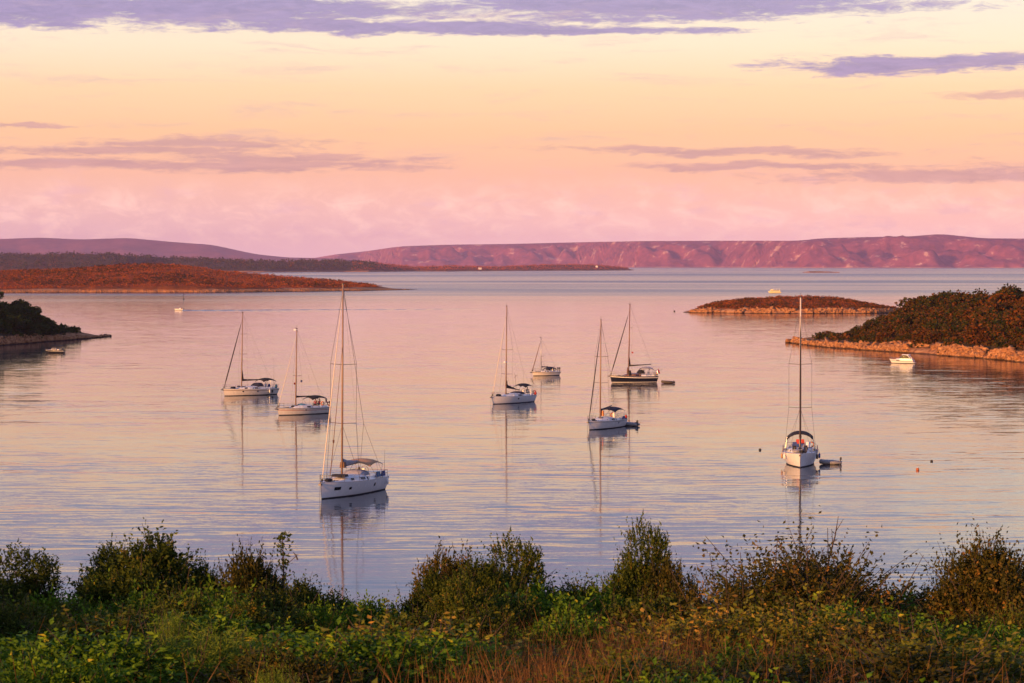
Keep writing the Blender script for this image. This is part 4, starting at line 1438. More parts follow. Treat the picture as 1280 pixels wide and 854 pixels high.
    MB().tube([spl, (mx(Hm), 0, Hm)], wr, 4).build('backstay', 'wire', e)
    for sd in (1, -1):
        MB().tube([(sx_, sd * beam(.02) * .7, bz), spl], wr * .85, 4).build('backstay_leg', 'wire', e)
    # boom and sail cover
    bl = o.get('boom', L * .36)
    bzz = mz0 + o.get('boom_up', .75)
    boom = MB().tube([(mx(bzz) - .1, 0, bzz), (mx(bzz) - bl, 0, bzz + o.get('boom_rise', .1))], .075, 7).build('boom', o.get('boom_mat', 'alloy_dark'), e, True)
    cs = o.get('cover_h', .32)
    cl = o.get('cover_l', .95)
    rows = []
    for i in range(9):
        q = i / 8
        xx = mx(bzz) - .12 - bl * cl * q
        hh_ = cs * (1.5 - 1.15 * q ** .6) * (1 + .06 * math.sin(i * 2.3))
        zz = bzz + o.get('boom_rise', .1) * q * cl
        wd_ = .15 - .06 * q
        rows.append([(xx, wd_ * math.cos(u), zz + hh_ * .5 + hh_ * .55 * math.sin(u)) for u in [2 * math.pi * k / 10 for k in range(10)]])
    b = MB()
    b.grid(rows, True)
    b.add(rows[0], [tuple(range(10))])
    b.add(rows[-1], [tuple(range(9, -1, -1))])
    b.build('sail_cover', o.get('cover_mat', 'canvas_navy'), boom, True)
    if o.get('luff'):
        # the gathered luff of the sail climbing the mast above the boom
        MB().tube([(mx(bzz + .3) - .14, 0, bzz + .3), (mx(bzz + .9) - .12, 0, bzz + 1.0), (mx(bzz + 1.6) - .08, 0, bzz + o['luff'])], [.22, .15, .03], 7).build('gathered_sail', o.get('cover_mat', 'canvas_navy'), boom, True)
    MB().tube([(mx(bzz) - bl * .96, 0, bzz + .1), (mx(Hm), 0, Hm)], .006, 4).build('topping_lift', 'wire', e)
    MB().tube([(mx(bzz) - bl * .7, 0, bzz), (X(.72), 0, dz(.72) + ch * .5)], .02, 4).build('mainsheet', 'sailcloth', e)
    # rails
    s = MB()
    y0 = beam(.90)
    for hgt in (.62, .32):
        s.tube([(X(.10), -y0 * .95, dz(.1) + hgt), (X(.03), -.18, dz(.03) + hgt + .05), (X(0) + .05, 0, dz(0) + hgt + .05), (X(.03), .18, dz(.03) + hgt + .05), (X(.10), y0 * .95, dz(.1) + hgt)], .018, 5)
    for f, yy in ((.10, .95), (.035, .6)):
        for sd in (1, -1):
            s.tube([(X(f), sd * beam(1 - f) * yy, dz(f) - .03), (X(f), sd * (y0 * .95 if f > .05 else .2), dz(f) + .64)], .016, 5)
    s.build('pulpit', 'wire', e)
    s = MB()
    y1 = beam(.04) * .94
    for hgt in (.62, .32):
        s.tube([(X(.86), -beam(.14) * .95, dz(.86) + hgt), (X(.985), -y1, dz(.98) + hgt), (X(.99), 0, dz(.98) + hgt), (X(.985), y1, dz(.98) + hgt), (X(.86), beam(.14) * .95, dz(.86) + hgt)], .018, 5)
    for f in (.86, .98):
        for sd in (1, -1):
            s.tube([(X(f), sd * beam(1 - f) * .95, dz(f) - .03), (X(f), sd * beam(1 - f) * .95, dz(f) + .64)], .016, 5)
    s.build('pushpit', 'wire', e)
    sf = [.10, .22, .34, .46, .58, .72, .86]
    for sd in (1, -1):
        for f in sf[1:-1]:
            MB().tube([(X(f), sd * beam(1 - f) * .96, dz(f) - .03), (X(f), sd * beam(1 - f) * .96, dz(f) + .62)], .014, 4).build('stanchion', 'wire', e)
        for hgt in (.60, .31):
            MB().tube([(X(f), sd * beam(1 - f) * .96, dz(f) + hgt) for f in sf], .007, 4).build('lifeline', 'wire', e)

    # canvas: sprayhood over the companionway, bimini over the cockpit
    def hood(name, fa, fc, wd, z0, hh_, m, open_=True, camber=.16):
        rows_ = []
        for i in range(9):
            q = i / 8
            x_ = X(fa) + (X(fc) - X(fa)) * q
            if open_:
                prof = math.sin(math.pi * min(1, .5 * (q * 2.2 if q < .45 else 1.0)))
                z_ = z0 + hh_ * prof
            else:
                z_ = z0 + hh_ - .30 * (2 * q - 1) ** 2
            row = []
            for k in range(9):
                yy = -1 + 2 * k / 8
                drop = camber * abs(yy) ** 2.5
                if open_:
                    row.append((x_, wd * (yy if abs(yy) < .99 else yy), z0 + (z_ - z0) * (1 - .75 * abs(yy) ** 4)))
                else:
                    row.append((x_, wd * yy, z_ - drop))
            rows_.append(row)
        s_ = MB()
        s_.grid(rows_)
        ob = s_.build(name, m, e, True)
        sol = ob.modifiers.new('thick', 'SOLIDIFY')
        sol.thickness = .03
        return ob
    if o.get('sprayhood', True):
        hood('sprayhood', f1 - .04, f1 + .09, beam(1 - f1) * .66, dz(f1) + ch * .5, o.get('spray_h', .75), o.get('spray_mat', 'canvas_navy'))
    if o.get('bimini', True):
        bf = o.get('bim', (.73, .95))
        zt_ = o.get('bim_h', 1.75)
        wd_ = beam(.12) * .82
        bi = hood('bimini', bf[0], bf[1], wd_, dz(.85), zt_, o.get('bim_mat', 'canvas_navy'), False, o.get('bim_camber', .34))
        s = MB()
        for q in (.06, .5, .94):
            x_ = X(bf[0] + (bf[1] - bf[0]) * q)
            zz = dz(.85) + zt_ - .30 * (2 * q - 1) ** 2
            xb = X((bf[0] + bf[1]) / 2 + (q - .5) * .06)
            s.tube([(xb, -beam(.15) * .93, dz(.85)), (x_, -wd_ * .99, zz - .04 - o.get('bim_camber', .34)), (x_, -wd_ * .6, zz - .04 - o.get('bim_camber', .34) * .28), (x_, 0, zz - .04), (x_, wd_ * .6, zz - .04 - o.get('bim_camber', .34) * .28), (x_, wd_ * .99, zz - .04 - o.get('bim_camber', .34)), (xb, beam(.15) * .93, dz(.85))], .02, 5)
        s.build('bimini_frame', 'steel', bi)
    # hull windows
    for (f, hw, z0, z1) in o.get('hull_windows', ()):
        for sd in (1, -1):
            q = []
            for ff, zz in ((f - hw / L, z0), (f + hw / L, z0), (f + hw / L, z1), (f - hw / L, z1)):
                t = 1 - ff
                q.append(pt(t, (zz + .5) / (sheer(t) + .5), sd, .016))
            MB().add(q, [(0, 1, 2, 3) if sd == 1 else (3, 2, 1, 0)]).build('hull_window', 'glass_dark', e)
    # anchor on the roller, rode running down into the water
    an = MB().tube([(X(-.015), 0, dz(0) + .02), (X(.03), 0, dz(0) + .02)], .04, 5)
    an.box(X(0) - .05, X(0) + .32, -.14, .14, dz(0) - .28, dz(0) - .12, .03)
    an.build('anchor', 'alloy_dark', e)
    MB().tube([(X(-.012), 0, dz(0)), (X(-.02), 0, -.3)], .022, 4).build('anchor_rode', 'wire', e)
    for it in o.get('extras', ()):
        k = it[0]
        if k == 'outboard':
            outboard(e, X(.985), it[1] * beam(.03), dz(.98) + .35, .9)
        elif k == 'flag':
            p0 = Vector((X(.99), it[1] * beam(.02), dz(.98)))
            MB().tube([p0, p0 + Vector((-.35, 0, 1.5))], .018, 4).build('flag_staff', 'varnish', e)
            rr = []
            for i in range(6):
                rr.append([tuple(p0 + Vector((-.18 - .12 * (i / 5) - .30 * k2 * .4, .05 * math.sin(i * 1.5 + k2), 1.3 - .14 * i - .10 * k2))) for k2 in range(4)])
            f_ = MB()
            f_.grid(rr)
            f_.build('flag', it[2], e)
        elif k == 'ring':
            p0 = Vector((X(.985) - .03, it[1] * beam(.03), dz(.98) + .42))
            MB().tube([p0 + Vector((0, .26 * math.cos(t), .26 * math.sin(t))) for t in [2 * math.pi * i / 12 for i in range(13)]], .075, 6, False).build('life_ring', it[2], e)
        elif k == 'bundle':                             # covered gear lashed to the rail or deck
            f, yy, sx2, sy2, sz2, m = it[1:]
            MB().ball((X(f), yy * beam(1 - f), dz(f) + sz2 * .8 + (it[0] == 'x')), sx2, sy2, sz2, 10, 6).build('gear_cover', m, e, True)
        elif k == 'box':
            f, yy, sx2, sy2, z0, z1, m, nm = it[1:]
            MB().box(X(f) - sx2, X(f) + sx2, yy * beam(1 - f) - sy2, yy * beam(1 - f) + sy2, dz(f) + z0, dz(f) + z1, .06).build(nm, m, e)
        elif k == 'pole':
            f, yy, h_ = it[1:4]
            p0 = Vector((X(f), yy * beam(1 - f), dz(f)))
            s = MB().tube([p0, p0 + Vector((0, 0, h_))], .022, 5)
            for t in (0, 2.1, 4.2):
                c_ = p0 + Vector((0, 0, h_))
                s.tube([c_, c_ + Vector((.05, .42 * math.cos(t), .42 * math.sin(t)))], .02, 4)
            s.build('wind_generator', 'alloy_dark', e)
        elif k == 'antenna':
            f, yy, h_ = it[1:4]
            p0 = Vector((X(f), yy * beam(1 - f), dz(f)))
            MB().tube([p0, p0 + Vector((-.08, 0, h_))], [.02, .012], 5).build('antenna', 'alloy_dark', e)
        elif k == 'fender':
            f, sd, m = it[1:]
            x_, y_ = X(f), sd * (beam(1 - f) + .13)
            MB().tube([(x_, y_, dz(f) - .75), (x_, y_, dz(f) - .68), (x_, y_, dz(f) - .25), (x_, y_, dz(f) - .18), (x_, y_ - sd * .1, dz(f) + .3)], [.03, .12, .12, .03, .012], 7).build('fender', m, e, True)
        elif k == 'davit':
            for sd in (1, -1):
                MB().tube([(X(.97), sd * beam(.03) * .75, dz(.97)), (X(.985), sd * beam(.03) * .75, dz(.97) + .9), (X(1.0) - .9, sd * beam(.03) * .75, dz(.97) + 1.25)], .035, 6).build('davit', 'steel', e)
        elif k == 'radar':
            z = Hm * it[1]
            MB().tube([(mx(z) + .28, 0, z), (mx(z) + .28, 0, z + .18)], .26, 10).build('radar_dome', 'gelcoat_white', mast)
        elif k == 'signal_flag':
            z = Hm * sprs[0]
            p0 = Vector((mx(z) - .2, it[1] * sw * .8, z - it[2]))
            MB().tube([p0, (p0.x, p0.y, z)], .006, 4).build('flag_halyard', 'wire', e)
            MB().add([p0, p0 + Vector((-.35, .05, -.03)), p0 + Vector((-.33, .02, -.32)), p0 + Vector((0, 0, -.3))], [(0, 1, 2, 3)]).build('courtesy_flag', it[3], e)
    return dict(e=e, X=X, dz=dz, beam=beam, hd=hd)


def on_boat(y, f, side, up):
    """world point on a yacht: share of the length aft of the bow, share of the half beam, height above deck"""
    return y['e'].matrix_basis @ Vector((y['X'](f), side * y['beam'](1 - f), y['dz'](f) + up))


# the nearest, largest yacht
yA = yacht((402.0, 624.0), 19.5, 12.6, 'big white sloop with tan bimini and three dark hull windows, largest yacht of the bay', (429, 356),
           B=4.0, fs=1.28, fb=1.55, rake=.18, tw=.9, counter=-.05, mast_f=.40, mast_mat='mast_bronze', mast_rake=.35, spreaders=(.34, .62), spr_w=1.35, wire_r=.02, windows=((.38, .47), (.49, .58)), roof=(.27, .62, .48),
           hull_windows=((.155, .42, .72, 1.02), (.30, .20, .66, .90), (.70, .20, .62, .95)), furl_mat='sailcloth', furl_r=.055, inner_stay=True, inner_mat='sail_brown', fore_top=.97,
           boom=4.7, boom_up=.85, cover_mat='canvas_grey', cover_h=.5, bim_mat='canvas_tan', bim=(.66, .93), bim_h=1.85, spray_mat='canvas_grey', spray_h=.6,
           extras=(('outboard', -.72), ('bundle', .66, -.25, .3, .35, .30, 'orange_paint'), ('box', .33, .1, .5, .7, .40, .62, 'canvas_black', 'folded_sail'), ('bundle', .13, .1, .55, .4, .18, 'canvas_black'),
                   ('antenna', .97, .8, 2.6), ('box', .80, .85, .5, .1, .1, .6, 'blue_cover', 'dodger'), ('box', .90, .9, .4, .1, .1, .6, 'flag_blue', 'dodger'), ('signal_flag', -1, 1.6, 'red_paint'), ('fender', .93, 1, 'gelcoat_white'), ('box', .42, .0, .25, .25, 1.2, 1.75, 'sail_brown', 'halyard_bag')))
yB = yacht((280.8, 495.2), 47, 11.0, 'white sloop with navy bimini, dark furled genoa and blue covers on the stern rail', (302.5, 391),
           hull='gelcoat_cream', mast_mat='mast_bronze', furl_mat='sail_dark', furl_r=.10, luff=2.0, cover_h=.22, mast_f=.36, spreaders=(.5, .74), cover_mat='canvas_black', boom=4.3, boom_up=.9, bim_mat='canvas_black', spray_mat='canvas_navy', bim=(.70, .95),
           windows=((.36, .42), (.45, .51), (.53, .59)), hull_windows=((.30, .14, .62, .80), (.56, .14, .6, .78)), stripes=((-.26, -.19, 'varnish', True),),
           extras=(('bundle', .97, -.8, .22, .3, .36, 'flag_blue'), ('bundle', .955, .75, .22, .28, .34, 'blue_cover'), ('antenna', .92, .6, 4.9), ('box', .2, .0, .3, .35, .06, .36, 'canvas_navy', 'deck_bag'), ('box', .28, .3, .25, .2, .3, .5, 'canvas_navy', 'deck_bag'), ('fender', .78, 1, 'gelcoat_white'), ('fender', .84, 1, 'rubber_black')))
yC = yacht((348.6, 519.4), 43, 9.8, 'cream sloop with a turquoise covered tender on deck and a flat dark awning', (371.5, 411),
           hull='gelcoat_cream', mast_mat='mast_bronze', furl_mat='sailcloth', furl_r=.045, mast_f=.38, spreaders=(.45,), cover_mat='canvas_black', cover_h=.16, boom=3.6, boom_up=1.1, bim_mat='canvas_black', bim=(.62, .93), bim_h=1.75, sprayhood=False,
           windows=((.44, .58),), stripes=((-.13, -.08, 'stripe_navy', True), (-.34, -.28, 'red_paint', True)), hull_windows=((.46, .14, .62, .74),),
           extras=(('bundle', .50, .0, .85, .55, .34, 'teal_cover'), ('ring', .6, 'red_paint'), ('ring', -.5, 'orange_paint'), ('outboard', .8), ('bundle', .30, .2, .35, .2, .2, 'canvas_black'), ('signal_flag', -1, 1.0, 'red_paint'), ('signal_flag', 1, .6, 'flag_blue'), ('flag', -.2, 'red_paint'), ('radar', .98)))
yD = yacht((616.2, 505.4), 33, 11.2, 'white sloop with half lowered dark sail and a red ring on the stern', (634.5, 383),
           hull='gelcoat_white', mast_mat='mast_bronze', furl_mat='sailcloth', furl_r=.055, mast_f=.37, spreaders=(.30, .55), cover_mat='canvas_black', cover_h=.42, cover_l=.62, boom=4.0, boom_up=.9, boom_rise=-.5, luff=1.3, bim_mat='canvas_black', bim=(.72, .93), bim_h=1.9, spray_mat='canvas_navy', spray_h=.45,
           boot='stripe_navy', windows=((.42, .60),), hull_windows=((.48, .2, .62, .82),), extras=(('ring', .7, 'red_paint'), ('bundle', .97, .9, .2, .25, .3, 'red_paint'), ('bundle', .16, .15, .6, .35, .2, 'canvas_black'), ('pole', .80, -.8, 3.1), ('radar', .42)))
yE = yacht((666.6, 470.0), 54, 6.6, 'smallest sailing boat with a short pale mast and dark tent over its cabin', (677.5, 422),
           hull='gelcoat_cream', B=2.3, fs=.72, fb=.85, mast_mat='alloy', furl_mat='sail_brown', furl_r=.075, mast_f=.36, mast_rake=-.1, spreaders=(.5,), spr_w=.5, boom=1.6, boom_up=.5, cover_h=.15, cover_mat='canvas_navy', bim=(.50, .86), bim_h=1.0, bim_mat='canvas_navy', spray_mat='canvas_navy', spray_h=.8,
           roof=(.30, .62, .38), windows=((.42, .54),), stripes=((-.2, -.12, 'varnish', True),), extras=(('outboard', .0), ('outboard', .6)), wire_r=.011)
yF = yacht((736.8, 537.6), 25, 10.6, 'white sloop with curved navy bimini, plain white hull and grey dinghy tied astern', (755.5, 400),
           hull='gelcoat_white', mast_mat='mast_bronze', furl_mat='sail_dark', furl_r=.075, mast_f=.38, spreaders=(.42, .66), cover_mat='canvas_navy', cover_h=.16, boom=4.0, boom_up=.9, boom_rise=.5, bim_mat='canvas_navy', bim=(.60, .95), bim_h=1.7, sprayhood=False,
           stripes=((-.14, -.09, 'stripe_grey', True),), windows=((.40, .47), (.50, .58)), hull_windows=((.64, .12, .58, .80),), extras=(('ring', -.7, 'orange_paint'), ('bundle', .15, .1, .4, .3, .15, 'canvas_black'), ('box', .42, .1, .2, .2, .6, 1.3, 'orange_paint', 'hanging_towel'), ('bundle', .96, .9, .2, .2, .3, 'red_paint'), ('box', .86, .9, .4, .1, .05, .4, 'flag_blue', 'dodger')))
yG = yacht((764.8, 478.9), 74, 9.2, 'dark navy hulled yacht with white stripe, varnished deckhouse and stern davits', (786, 380.5),
           hull='hull_navy', deck='teak', B=3.3, mast_mat='varnish', furl_mat='sail_dark', furl_r=.10, mast_f=.40, luff=1.8, spreaders=(.48, .7), cover_mat='canvas_black', cover_h=.18, boom=4.4, boom_up=1.3, boom_rise=.3, bim_mat='canvas_grey', bim=(.66, .90), bim_h=1.75, spray_mat='canvas_black', spray_h=.9,
           fs=1.2, fb=1.45, boot='hull_black', stripes=((-.30, -.16, 'gelcoat_white', True), (.10, .20, 'gelcoat_white', False)), roof_mat='varnish', tw=.7, windows=((.42, .48), (.51, .58)), roof=(.28, .62, .5),
           extras=(('davit',), ('ring', .5, 'orange_paint'), ('bundle', .40, .5, .3, .3, .6, 'canvas_black'), ('box', .36, .3, .12, .12, .4, 1.6, 'sail_brown', 'halyard_bag'), ('bundle', .93, .8, .25, .2, .35, 'canvas_grey'), ('flag', .3, 'red_paint'), ('signal_flag', 1, 1.2, 'red_paint'), ('antenna', .95, .6, 2.2)))
yH = yacht((1000.2, 584.6), 6, 12.2, 'white yacht seen bow on with dark bimini arch and dinghy tied alongside', (1000.2, 372),
           hull='gelcoat_white', B=4.0, fs=1.3, fb=1.5, mast_mat='mast_pale', furl_mat='sail_dark', furl_r=.11, mast_f=.40, fore_top=.90, spreaders=(.34, .60), spr_w=1.25, wire_r=.016, cover_mat='sail_brown', cover_h=.5, boom=4.6, boom_up=.9, bim_mat='canvas_black', bim=(.68, .93), bim_h=2.1, bim_camber=.6, spray_mat='canvas_grey', spray_h=.55,
           boot='antifoul_dark', windows=((.38, .47), (.49, .58)), extras=(('bundle', .10, .3, .35, .25, .22, 'canvas_black'), ('fender', .34, 1, 'rubber_black'), ('fender', .30, -1, 'gelcoat_white'), ('fender', .5, 1, 'flag_blue'), ('box', .5, .95, .5, .08, .1, .65, 'flag_blue', 'dodger'), ('box', .62, .95, .3, .08, .1, .65, 'red_paint', 'dodger'),
                   ('box', .5, -.95, .5, .08, .1, .65, 'sail_brown', 'dodger'), ('bundle', .24, -.3, .5, .5, .22, 'canvas_grey'), ('bundle', .2, .4, .3, .3, .25, 'canvas_navy'), ('fender', .42, -1, 'canvas_tan'), ('box', .36, .35, .3, .25, .3, .75, 'canvas_navy', 'deck_bag'), ('box', .36, -.35, .3, .25, .3, .7, 'canvas_black', 'deck_bag'), ('box', .55, .45, .3, .3, .5, 1.05, 'gelcoat_white', 'deck_bag'), ('box', .55, -.3, .25, .3, .5, 1.0, 'flag_blue', 'deck_bag'), ('box', .66, .0, .1, .5, .5, 1.25, 'red_paint', 'hanging_towel'), ('ring', .8, 'orange_paint')))

# tenders and small craft
pd = G(787, 532.5)
dinghy(pd, R(150), 2.6, 1.4, 'rubber_grey', 'grey inflatable dinghy with a black outboard tied behind the white sloop with curved navy bimini')
pd = G(835, 479.2)
dinghy(pd, R(182), 2.6, 1.3, 'rubber_olive', 'olive inflatable dinghy trailing behind the dark navy hulled yacht', False, 'rubber_olive')
pd = G(1038, 580.5)
dinghy(pd, R(172), 2.5, 1.3, 'rubber_grey', 'grey dinghy with outboard lying beside the yacht seen bow on')

for y, f, sd, up, rz, sh, lb in ((yD, .86, .35, .40, 1.2, 'shirt_white', 'person in a pale top sitting under the bimini beside the red stern ring'),
                                 (yC, .72, .45, .40, 2.0, 'shirt_red', 'person in red sitting forward under the flat dark awning of the cream sloop'),
                                 (yC, .80, .5, .40, 2.6, 'shirt_red', 'person in red sitting aft under the flat dark awning of the cream sloop')):
    person(on_boat(y, f, sd, up), rz, sh, lb)


def motor_boat(px0, rz_deg, L, name, label, cat, hullm, B, fs, fb, kind):
    p = G(*px0)
    e = tag(empty(name, p, R(rz_deg)), label, cat)
    beam, sheer, pt = hull_parts(e, L, B, fs, fb, hullm, ((-.30, -.24, 'stripe_navy' if kind == 'cruiser' else 'gelcoat_white', True),), 'antifoul_dark', rake=L * .11, tw=.92, tm=.35, depth=.35, counter=0)
    X = lambda f: L / 2 - L * f
    dz = lambda f: sheer(1 - f)
    if kind == 'cruiser':
        rows = []
        for f, h, wd in ((.20, .02, .3), (.30, .22, .5), (.42, .36, .62), (.5, .4, .68)):
            bw = beam(1 - f) * wd
            z = dz(f)
            rows.append([(X(f), -bw * 1.15, z), (X(f), -bw, z + h * .8), (X(f), 0, z + h * 1.1), (X(f), bw, z + h * .8), (X(f), bw * 1.15, z)])
        b = MB()
        b.grid(rows)
        b.build('foredeck_cabin', 'gelcoat_white', e, True)
        # raked windscreen with side glass, hardtop carried on an arch
        ws = MB()
        z = dz(.5)
        wbm = beam(.5) * .74
        ws.grid([[(X(.44), -wbm * .75, z + .36), (X(.56), -wbm * .8, z + 1.12)], [(X(.40), 0, z + .42), (X(.54), 0, z + 1.16)], [(X(.44), wbm * .75, z + .36), (X(.56), wbm * .8, z + 1.12)]])
        ws.build('windscreen', 'glass_dark', e)
        for sd in (1, -1):
            MB().add([(X(.45), sd * wbm * .78, z + .34), (X(.80), sd * wbm * .95, z + .34), (X(.74), sd * wbm * .88, z + 1.08), (X(.56), sd * wbm * .82, z + 1.1)], [(0, 1, 2, 3)]).build('side_glass', 'glass_dark', e)
            MB().tube([(X(.90), sd * wbm, z + .2), (X(.80), sd * wbm * .96, z + .9), (X(.72), sd * wbm * .9, z + 1.2)], [.12, .1, .06], 6).build('arch', 'gelcoat_white', e, True)
        MB().box(X(.84), X(.52), -wbm * .9, wbm * .9, z + 1.12, z + 1.24, .1).build('hardtop', 'gelcoat_white', e)
        MB().box(X(.95), X(.45), -wbm * 1.02, wbm * 1.02, z - .02, z + .34, .05).build('cockpit_side', 'gelcoat_white', e)
        for f in (.34, .42):
            for sd in (1, -1):
                MB().add([pt(1 - f - q / L, (zz + .35) / (sheer(1 - f) + .35), sd, .016) for q, zz in ((-.22, dz(f) - .2), (.22, dz(f) - .2), (.22, dz(f) - .06), (-.22, dz(f) - .06))], [(0, 1, 2, 3)]).build('hull_window', 'glass_dark', e)
        s = MB()
        s.tube([(X(.4), -beam(.6) * .92, dz(.4) + .35), (X(.1), -beam(.9), dz(.1) + .42), (X(-.01), 0, dz(0) + .45), (X(.1), beam(.9), dz(.1) + .42), (X(.4), beam(.6) * .92, dz(.4) + .35)], .016, 5)
        for f in (.1, .25, .4):
            for sd in (1, -1):
                s.tube([(X(f), sd * beam(1 - f) * .93, dz(f)), (X(f), sd * beam(1 - f) * .94, dz(f) + .4)], .013, 4)
        s.build('bow_rail', 'steel', e)
        MB().box(X(1.0) - .35, X(.99), -beam(0) * .8, beam(0) * .8, .12, .2).build('swim_platform', 'gelcoat_white', e)
    elif kind == 'open':
        MB().box(X(.62), X(.34), -beam(.5) * .62, beam(.5) * .62, dz(.5) - .05, dz(.5) + .55, .12).build('cuddy', 'canvas_grey', e)
        for f0 in (.40, .50):
            for sd in (1, -1):
                MB().add([(X(f0), sd * (beam(.5) * .58 + .0), dz(.5) + .2), (X(f0 + .07), sd * (beam(.5) * .58), dz(.5) + .2), (X(f0 + .07), sd * beam(.5) * .545, dz(.5) + .42), (X(f0), sd * beam(.5) * .545, dz(.5) + .42)], [(0, 1, 2, 3)]).build('window', 'glass_dark', e)
        for f in (.48, .92):
            for sd in (1, -1):
                MB().tube([(X(f), sd * beam(.4) * .8, dz(f)), (X(f), sd * beam(.4) * .8, dz(f) + 1.15)], .025, 5).build('canopy_post', 'steel', e)
        rows = [[(X(.46 + .48 * i / 6), beam(.4) * .86 * (-1 + k / 3), dz(.7) + 1.25 - .06 * (k / 3 - 1) ** 2 - .05 * (i / 3 - 1) ** 2) for k in range(7)] for i in range(7)]
        b = MB()
        b.grid(rows)
        c_ = b.build('canopy', 'canvas_navy', e, True)
        c_.modifiers.new('thick', 'SOLIDIFY').thickness = .03
        MB().box(X(.75), X(.68), -beam(.3) * .8, beam(.3) * .8, dz(.7) - .05, dz(.7) + .3).build('bench', 'gelcoat_white', e)
        MB().box(X(.93), X(.86), -beam(.3) * .8, beam(.3) * .8, dz(.7) - .05, dz(.7) + .45, .03).build('bench', 'rubber_black', e)
        outboard(e, X(1.0) - .12, 0, .45, 1.0)
    elif kind == 'skiff':
        MB().box(X(.72), X(.55), -.3, .3, dz(.6) - .1, dz(.6) + .55, .06).build('console', 'gelcoat_white', e)
        MB().add([(X(.55), -.3, dz(.6) + .5), (X(.55), .3, dz(.6) + .5), (X(.6), .26, dz(.6) + .95), (X(.6), -.26, dz(.6) + .95)], [(0, 1, 2, 3)]).build('windscreen', 'glass_dark', e)
        MB().box(X(.86), X(.76), -beam(.2) * .7, beam(.2) * .7, dz(.8) - .1, dz(.8) + .3).build('seat', 'canvas_tan', e)
        outboard(e, X(1.0) - .12, 0, .4, 1.1)
    elif kind == 'ferry':
        MB().box(X(.92), X(.16), -beam(.5) * .88, beam(.5) * .88, dz(.5) - .05, dz(.5) + 1.0, .06).build('cabin', hullm, e)
        for i in range(7):
            for sd in (1, -1):
                x0 = X(.22 + i * .095)
                MB().add([(x0, sd * (beam(.5) * .88 - .02), dz(.5) + .4), (x0 - L * .07, sd * (beam(.5) * .88 - .02), dz(.5) + .4), (x0 - L * .07, sd * (beam(.5) * .88 - .038), dz(.5) + .85), (x0, sd * (beam(.5) * .88 - .038), dz(.5) + .85)], [(0, 1, 2, 3)]).build('window', 'glass_dark', e)
        MB().box(X(.97), X(.12), -beam(.5) * .95, beam(.5) * .95, dz(.5) + 1.0, dz(.5) + 1.12, .03).build('upper_deck', hullm, e)
        MB().box(X(.40), X(.22), -beam(.5) * .6, beam(.5) * .6, dz(.5) + 1.12, dz(.5) + 1.9, .1).build('wheelhouse', hullm, e)
        for f in (.45, .65, .9):
            for sd in (1, -1):
                MB().tube([(X(f), sd * beam(.5) * .85, dz(.5) + 1.1), (X(f), sd * beam(.5) * .85, dz(.5) + 2.0)], .05, 5).build('awning_post', 'gelcoat_white', e)
        MB().box(X(.94), X(.42), -beam(.5) * .92, beam(.5) * .92, dz(.5) + 2.0, dz(.5) + 2.1, .05).build('awning', hullm, e)
    return e


motor_boat((1127, 454.2), 158, 5.6, 'motor_cruiser', 'white motor cruiser with hardtop and dark windows off the wooded headland', 'motor boat', 'gelcoat_white', 2.1, .72, .95, 'cruiser')
motor_boat((68.5, 441.5), 172, 4.9, 'open_boat', 'small dark open boat with a grey cuddy and flat dark canopy by the left point', 'motor boat', 'hull_navy', 1.9, .72, .95, 'open')
sk = motor_boat((223.5, 388), 176, 4.4, 'motor_skiff', 'tiny sunlit white motorboat drawing a long thin wake', 'motor boat', 'gelcoat_white', 1.8, .6, .75, 'skiff')
motor_boat((968, 366.4), 178, 10.2, 'excursion_boat', 'pale yellow two deck excursion boat passing behind the small islet', 'boat', 'cream_paint', 3.2, 1.0, 1.4, 'ferry')
pk = sk.matrix_basis @ Vector((-1.4, 0, .55))
person(pk, R(176), 'trousers_dark', 'dark dressed person steering the tiny sunlit motorboat')

# wake of the small motorboat: two low ridges drawn out astern
b = MB()
s0 = G(229, 388)
for (e0, e1, hgt, wdt) in ((G(228, 388.2), G(610, 386.2), .32, .5), (G(240, 388.6), G(430, 389.8), .16, .4)):
    rows = []
    for i in range(60):
        q = i / 59
        c = e0.lerp(e1, q) + Vector((0, math.sin(i * .9) * .5 + math.sin(i * .37) * .8, 0))
        hh_ = hgt * (1 - q * .75) * (0.75 + .25 * math.sin(i * 1.7))
        rows.append([(c.x, c.y - wdt * 4, -.01), (c.x, c.y - wdt, hh_), (c.x, c.y + wdt, hh_), (c.x, c.y + wdt * 4, -.01)])
    b.grid(rows)
tag(b.build('wake', 'sea_water', smooth=True), 'thin wake line trailing the tiny motorboat', 'wake', kind='stuff')


# buoys, spar, houses on the spit
def buoy(px, py, r, m, label):
    p = G(px, py)
    e = tag(empty('mooring_buoy', p), label, 'buoy')
    MB().ball((0, 0, r * .45), r, r, r * .9, 10, 8).build('float', m, e, True)
    MB().tube([(0, 0, r * 1.2), (0, 0, r * 1.6)], r * .16, 6).build('top_ring', 'steel', e)
    return e


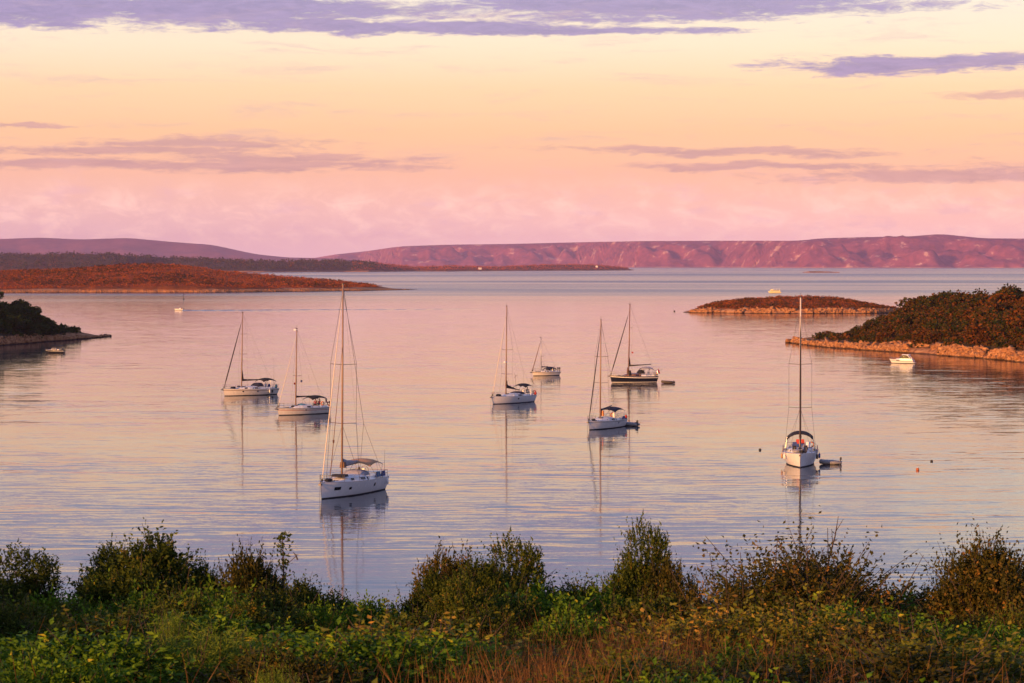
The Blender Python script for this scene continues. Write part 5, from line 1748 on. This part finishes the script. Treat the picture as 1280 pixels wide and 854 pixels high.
buoy(950, 562.8, .16, 'buoy_dark', 'single dark mooring buoy between the curved navy bimini sloop and the bow on yacht')
buoy(1147, 587.6, .18, 'buoy_orange', 'rust orange mooring buoy, the nearer of the pair off the headland')
buoy(1164.5, 577.2, .16, 'buoy_dark', 'dark mooring buoy, the farther of the pair off the headland')
buoy(843, 389.6, .4, 'buoy_dark', 'dark float on the water between the navy hulled yacht and the islet')
p = G(229.5, 374.5)
sp_ = tag(empty('spar_buoy', p), 'thin dark spar buoy off the brown island shore', 'buoy')
MB().tube([(0, 0, -.3), (0, 0, .5), (0, 0, .9), (0, 0, 3.4)], [.45, .45, .14, .10], 8).build('spar', 'buoy_dark', sp_)
MB().ball((0, 0, 3.6), .3, .3, .35).build('top_mark', 'buoy_dark', sp_, True)


def house(px, py, dep, wd, dp, h, rz, label):
    q = at(px, py, dep)
    e = tag(empty('house', (q.x, q.y, q.z), rz), label, 'house', 'white houses on the far shore')
    MB().box(-wd / 2, wd / 2, -dp / 2, dp / 2, -1.5, h).build('wall', 'wall_plaster', e)
    MB().add([(-wd / 2 - .3, -dp / 2 - .3, h + .003), (wd / 2 + .3, -dp / 2 - .3, h + .003), (wd / 2 + .3, dp / 2 + .3, h + .003), (-wd / 2 - .3, dp / 2 + .3, h + .003), (-wd / 2, 0, h + dp * .3), (wd / 2, 0, h + dp * .3)],
             [(0, 1, 5, 4), (1, 2, 5), (2, 3, 4, 5), (3, 0, 4), (3, 2, 1, 0)]).build('roof', 'roof_tile', e)
    for i in (-1, 1):
        MB().box(i * wd * .25 - .6, i * wd * .25 + .6, -dp / 2 - .03, -dp / 2 + .05, h * .35, h * .7).build('window', 'glass_dark', e)


Lr = LAND['low_spit']
house(600, 336.4, 8950, 9, 7, 4.5, .2, 'lone white house halfway along the low spit')
house(746, 334.0, 10250, 8, 7, 5, -.2, 'white house near the tip of the low spit')
house(5, 339.2, 7600, 14, 9, 5, .1, 'wide white house where the low land meets the brown island')
house(16, 339.6, 7580, 8, 8, 4, .3, 'small white house beside the wide white house on the low land')

# ================================================================== haze: the evening air over the bay
m, n, out = base_mat('evening_haze')
pv = n.new('ShaderNodeVolumePrincipled')
pv.inputs['Color'].default_value = (0.72, 0.58, 1.0, 1)
pv.inputs['Density'].default_value = 2.3e-5
pv.inputs['Anisotropy'].default_value = 0.0
n.l.new(pv.outputs[0], out.inputs['Volume'])
hz_ = MB().box(-12500, 12500, -1600, 30500, -4.0, 340.0).build('haze', 'evening_haze')
tag(hz_, 'thin lilac evening haze over the bay', 'haze', kind='stuff')
